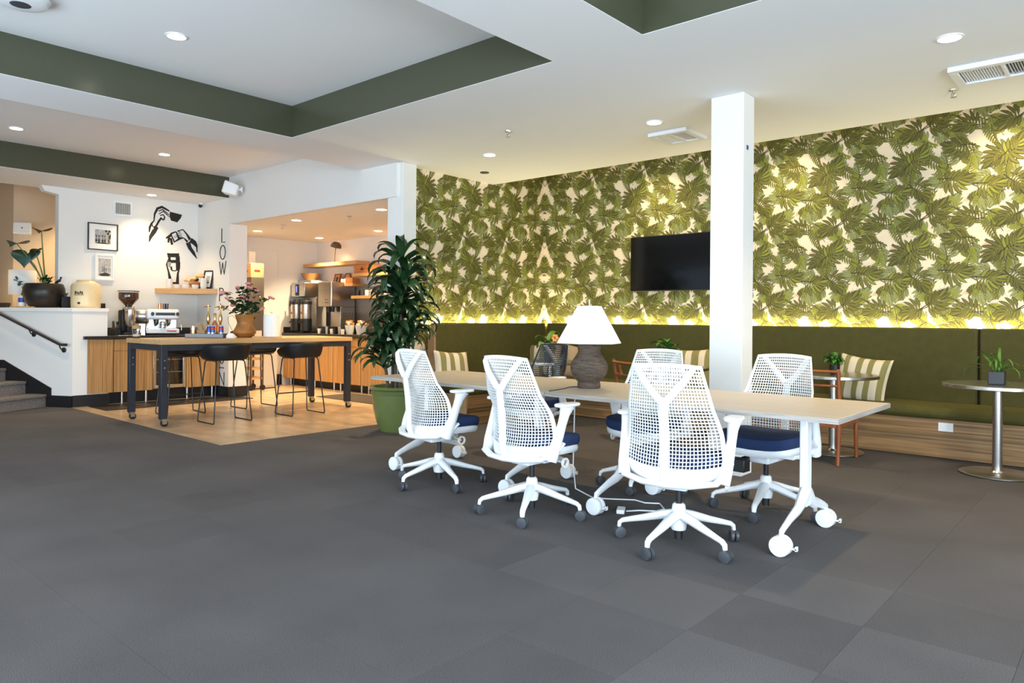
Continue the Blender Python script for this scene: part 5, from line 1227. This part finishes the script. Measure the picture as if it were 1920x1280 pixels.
# brewer with two servers
bw = thing('coffee_brewer', 'twin steel filter coffee brewer with blue display in the kitchen nook', 'coffee machine', (-11.47, 7.24, .93))
MB().box(-.06, .36, -.12, .22, .64, .89).build('head', 'steel', bw, bevel=.01); MB().box(-.06, .36, .12, .24, 0, .64).build('column', 'steel', bw, bevel=.006); MB().box(-.06, .36, -.14, .22, 0, .03).build('base', 'black', bw, bevel=.004)
MB().box(.09, .17, -.135, -.12, .66, .86).build('panel', 'black', bw); MB().box(.115, .15, -.137, -.1345, .72, .83).build('display', 'bluescreen', bw)
for s, lb in ((0.16, 'left thermal coffee server with steel band under the brewer'), (.47, 'right thermal coffee server with steel band under the brewer')):
    t = thing('coffee_server', lb, 'coffee server', (-11.47 + s, 7.09, .96), 0, 'thermal coffee servers')
    MB().lathe([(.09, 0), (.098, .01), (.098, .22)], 24).build('lower_body', 'black', t); MB().lathe([(.098, .22), (.099, .225), (.099, .47)], 24).build('band', 'steel', t); MB().lathe([(.098, .47), (.095, .52), (.06, .54), (.055, .56)], 24).build('lid', 'black', t)
    MB().tube([(-.08, -.03, .52), (-.125, -.05, .53), (-.13, -.05, .44)], .011, 8).build('handle', 'black', t); b = MB(); b.tube([(0, -.09, .17), (0, -.13, .17), (0, -.135, .14)], .012, 8); b.build('tap', 'black', t); MB().cyl((0, -.1005, .32), .02, .004, 14, 0, None, 'y').build('badge', 'red', t)
ic = thing('ice_dispenser', 'tall stainless ice and water dispenser in the kitchen nook', 'ice machine', (-10.49, 7.32, .93))
MB().box(-.20, .20, -.20, .28, .46, .88).build('head', 'steel', ic, bevel=.008); MB().box(-.20, .20, -.02, .28, 0, .46).build('rear_body', 'steel', ic, bevel=.006); MB().box(-.20, .20, -.20, .0, 0, .12).build('drip_tray', 'black', ic, bevel=.006)
MB().box(-.199, -.10, -.035, -.02, .12, .46).build('side_recess', 'black', ic); MB().lathe([(.05, .46), (.04, .37)], 16, 0, TR((.0, -.12, 0))).build('chute', 'black', ic); MB().lathe([(.035, .46), (.028, .37)], 16, 0, TR((.12, -.12, 0))).build('spout', 'black', ic)
MB().box(.155, .185, -.206, -.2, .46, .88).build('corner_trim', 'chrome', ic)
for a in (0, .06):
    for c in (0, .05): MB().cyl((.03 + a, -.203, .53 + c), .008, .006, 10, 0, None, 'y').build('button', 'black', ic)
mn = thing('menu_board', 'black upright menu board on the kitchen worktop', 'sign', (-10.08, 7.26, .93)); MB().box(-.13, .13, -.01, .01, .10, .36, 0, RX(radians(-6))).build('panel', 'menuboard', mn); MB().box(-.08, .08, -.04, .05, 0, .11).build('stand', 'black', mn)
for k, (x, y, lb) in enumerate(((-9.86, 7.18, 'small orange snack basket on the kitchen worktop'), (-9.63, 7.25, 'larger orange snack basket beside the tall plant'))):
    t = thing('snack_basket', lb, 'basket', (x, y, .93), 0, 'snack baskets'); w_ = .08 + .03 * k
    b = MB(); b.lathe([(w_ * .7, .0), (w_, .15), (w_ * .95, .15), (w_ * .68, .01)], 16, cap=False); b.build('basket', 'paper' if k else 'cup', t)
    r = random.Random(k)
    for q in range(14): MB().cbox((r.uniform(-.6, .6) * w_, r.uniform(-.6, .6) * w_, .14 + r.uniform(0, .07)), (.07, .02, .05), 0, None, RZ(r.uniform(0, 3)) @ RX(r.uniform(-.6, .6))).build('snack_packet', ('woodbowl', 'cream', 'orangebox', 'paper')[q % 4], t)
for q in range(7):
    t = thing('coffee_cup', 'small cup in the row along the kitchen worktop edge, %s from the left' % ('first', 'second', 'third', 'fourth', 'fifth', 'sixth', 'seventh')[q], 'cup', (-10.55 + .11 * q, 7.06 + .02 * (q % 2), .93), 0, 'cups along the kitchen worktop edge'); MB().lathe([(.026, 0), (.034, .085 + .02 * (q % 3)), (.031, .085), (.024, .006), (.001, .005)], 14, cap=False).build('cup', ('cup', 'black', 'steel')[q % 3], t)
wbx = thing('wall_cupboard', 'white wall box under the wooden bowl', 'cupboard', (-11.34, 7.45, 1.75)); MB().box(-.20, .20, -.17, .20, 0, .115).build('box', 'wall', wbx, bevel=.003)
MB().box(-.205, .205, -.175, .20, .115, .12).build('lid', 'cup', wbx)
wbo = thing('wooden_bowl', 'wide orange wooden bowl on the white wall box', 'bowl', (-11.38, 7.42, 1.87)); MB().lathe([(.07, 0), (.10, .03), (.15, .085), (.168, .125), (.172, .13), (.155, .125), (.001, .02)], 32, cap=False).build('bowl', 'woodbowl', wbo)
def kshelf(x0, x1, z0, z1, label): t = thing('wall_shelf', label, 'shelf', (0, 0, 0), 0, 'honey pine shelves in the kitchen nook'); MB().box(x0, x1, 7.36, 7.655, z0, z1).build('board', 'shelfwood', t, bevel=.002)
kshelf(-11.53, -9.95, 2.11, 2.17, 'long top honey pine shelf with the desk lamp'); kshelf(-10.98, -10.04, 1.74, 1.785, 'lower honey pine shelf with two framed pictures'); kshelf(-10.05, -8.6, 1.90, 1.95, 'right honey pine shelf with the orange crate'); kshelf(-10.08, -8.8, 1.525, 1.575, 'right honey pine shelf with the row of mugs')
dl = thing('desk_lamp', 'dark metal desk lamp with dome shade on the top shelf', 'lamp', (-10.76, 7.50, 2.17)); MB().lathe([(.07, 0), (.07, .012), (.02, .02)], 24).build('base', 'cane', dl); MB().tube([(0, 0, .02), (.01, 0, .15), (.03, 0, .26), (.05, -.03, .30)], .008, 8).build('stem', 'cane', dl)
MB().lathe([(.01, .06), (.05, .055), (.085, .02), (.095, -.03), (.09, -.03), (.05, .04)], 24, 0, TR((.10, -.04, .30)) @ RY(radians(18)), cap=False).build('shade', 'cane', dl, solid=.003)
spot('shelf_lamp', (-10.66, 7.45, 2.44), 3.5, (1, .7, .38), 140, .6, .03)
pf1 = thing('picture_frame', 'small wooden framed picture leaning on the lower kitchen shelf', 'picture', (-10.74, 7.52, 1.785)); T_ = RX(radians(-14)); b = MB()
for x0, x1, z0, z1 in ((-.09, .09, 0, .022), (-.09, .09, .178, .20), (-.09, -.068, .022, .178), (.068, .09, .022, .178)): b.box(x0, x1, -.012, .012, z0, z1, 0, T_)
b.build('frame', 'teak', pf1); MB().box(-.068, .068, -.004, .004, .022, .178, 0, T_).build('mount', 'kraft', pf1); MB().box(-.03, .03, -.006, -.004, .05, .14, 0, T_).build('print', 'printdark', pf1)
hx_ = thing('picture_frame', 'six sided wooden framed picture on the lower kitchen shelf', 'picture', (-10.44, 7.54, 1.785)); b = MB(); T2 = TR((0, 0, .105)) @ RX(pi / 2 - .2)
b.lathe([(.085, -.012), (.108, -.012), (.108, .012), (.085, .012), (.085, -.012)], 6, 0, T2, cap=False); b.build('frame', 'teak', hx_); MB().lathe([(.086, -.004), (.086, .004)], 6, 0, T2).build('mount', 'kraft', hx_)
sb = thing('snack_box', 'open wooden tray of black and white cartons on the lower kitchen shelf', 'box', (-10.24, 7.44, 1.785)); MB().box(-.02, .17, -.06, .08, 0, .10).build('box', 'orangebox', sb)
for q in range(3): MB().box(-.16 + .045 * q, -.12 + .045 * q, -.06, .04, 0, .085).build('carton', ('paper', 'cream', 'paper')[q], sb); 
ob = thing('wooden_crate', 'orange brown wooden crate on the right kitchen shelf', 'crate', (-9.80, 7.50, 1.95)); b = MB()
for z in (0, .075): b.box(-.22, .22, -.13, -.115, z, z + .068); b.box(-.22, .22, .115, .13, z, z + .068); b.box(-.22, -.205, -.115, .115, z, z + .068); b.box(.205, .22, -.115, .115, z, z + .068)
b.box(-.205, .205, -.115, .115, 0, .01); b.build('box', 'orangebox', ob); b = MB(); b.prism([(-.05, .05), (.05, .05), (0, .11)], .13, .1308, 0, Matrix(((1, 0, 0, 0), (0, 0, -1, 0), (0, 1, 0, 0), (0, 0, 0, 1)))); b.build('stencil', 'printdark', ob)
for q in range(7):
    t = thing('mug', 'mug in the row on the right kitchen shelf, %s from the left' % ('first', 'second', 'third', 'fourth', 'fifth', 'sixth', 'seventh')[q], 'mug', (-10.00 + .125 * q, 7.45, 1.575), 0, 'mugs on the right kitchen shelf'); MB().lathe([(.04, 0), (.045, .01), (.045, .095), (.040, .095), (.038, .012), (.001, .01)], 18, cap=False).build('body', ('counter', 'castergrey', 'cup', 'printgrey')[q % 4], t)
    MB().tube([(.042, -.0, .08), (.07, -.01, .07), (.07, -.01, .035), (.042, 0, .025)], .006, 8).build('handle', ('counter', 'castergrey', 'cup', 'printgrey')[q % 4], t)
# storage rack beside the wall end, box on top
rk = thing('storage_rack', 'tall brown storage rack on casters behind the lettered wall', 'rack', (-11.05, 6.10, 0))
b = MB(); b.box(-.16, .16, -.10, .12, .98, 1.85); b.build('upper_cabinet', mat('grey brown rack panel', (.10, .085, .072), .55), rk, bevel=.004)
for z in (.18, .34, .50, .66): MB().box(-.16, .16, -.11, .12, z, z + .035).build('shelf', 'shelfwood', rk)
for sx in (-.15, .15):
    for sy in (-.10, .11): MB().box(sx - .012, sx + .012, sy - .012, sy + .012, .09, .98).build('post', 'cane', rk); MB().cyl((sx, sy, .045), .045, .03, 16, 0, None, 'x').build('caster', 'black', rk)
rbx = thing('cardboard_box', 'brown carton with red print on top of the storage rack', 'box', (-11.05, 6.10, 1.85)); MB().box(-.15, .15, -.11, .12, 0, .235).build('box', 'kraft', rbx, bevel=.004); b = MB(); b.box(-.09, .06, -.1115, -.110, .09, .125); b.build('print', 'red', rbx); MB().box(.1502, .1512, -.05, .05, .09, .125).build('print', 'red', rbx)
sh2 = thing('paper_bag', 'white paper bag behind the brown carton on the rack', 'bag', (-11.27, 6.20, 1.86)); MB().box(-.06, .04, -.06, .06, 0, .45).build('bag', 'paper', sh2, bevel=.01)
dp = struct(MB().box(-11.56, -11.54, 6.00, 6.85, .0, 2.38).build('door_1', 'wall', bevel=.003), 'cream flush door in the left wall of the nook', 'door'); b = MB(); b.tube([(-11.54, 6.78, 1.02), (-11.50, 6.78, 1.02), (-11.50, 6.68, 1.02)], .008, 8); b.build('door_handle', 'steel', dp)
def floor_mat(x, y, sx, sy, label, m, deco=False):
    t = thing('floor_mat', label, 'mat', (x, y, .003)); MB().box(-sx / 2, sx / 2, -sy / 2, sy / 2, 0, .009).build('mat', m, t, bevel=.002)
    if deco:
        b = MB()
        for cx, cy, ra, rb_ in ((.02, -.62, .16, .26), (.02, -.05, .05, .09), (.02, .28, .06, .08), (.02, .50, .05, .07), (.02, .72, .06, .09)): b.tube([(cx + ra * cos(q * pi / 12), cy + rb_ * sin(q * pi / 12), .0095) for q in range(24)], .009, 5, 0, None, True, .2, (0, 0, 1))
        b.build('gold_print', 'brass', t)
floor_mat(-10.12, 4.45, .60, 2.0, 'black floor mat with gold loop print before the espresso counter', 'black', True)
floor_mat(-8.55, 6.55, 1.7, .62, 'grey brown floor mat before the kitchen cabinets', 'mat')
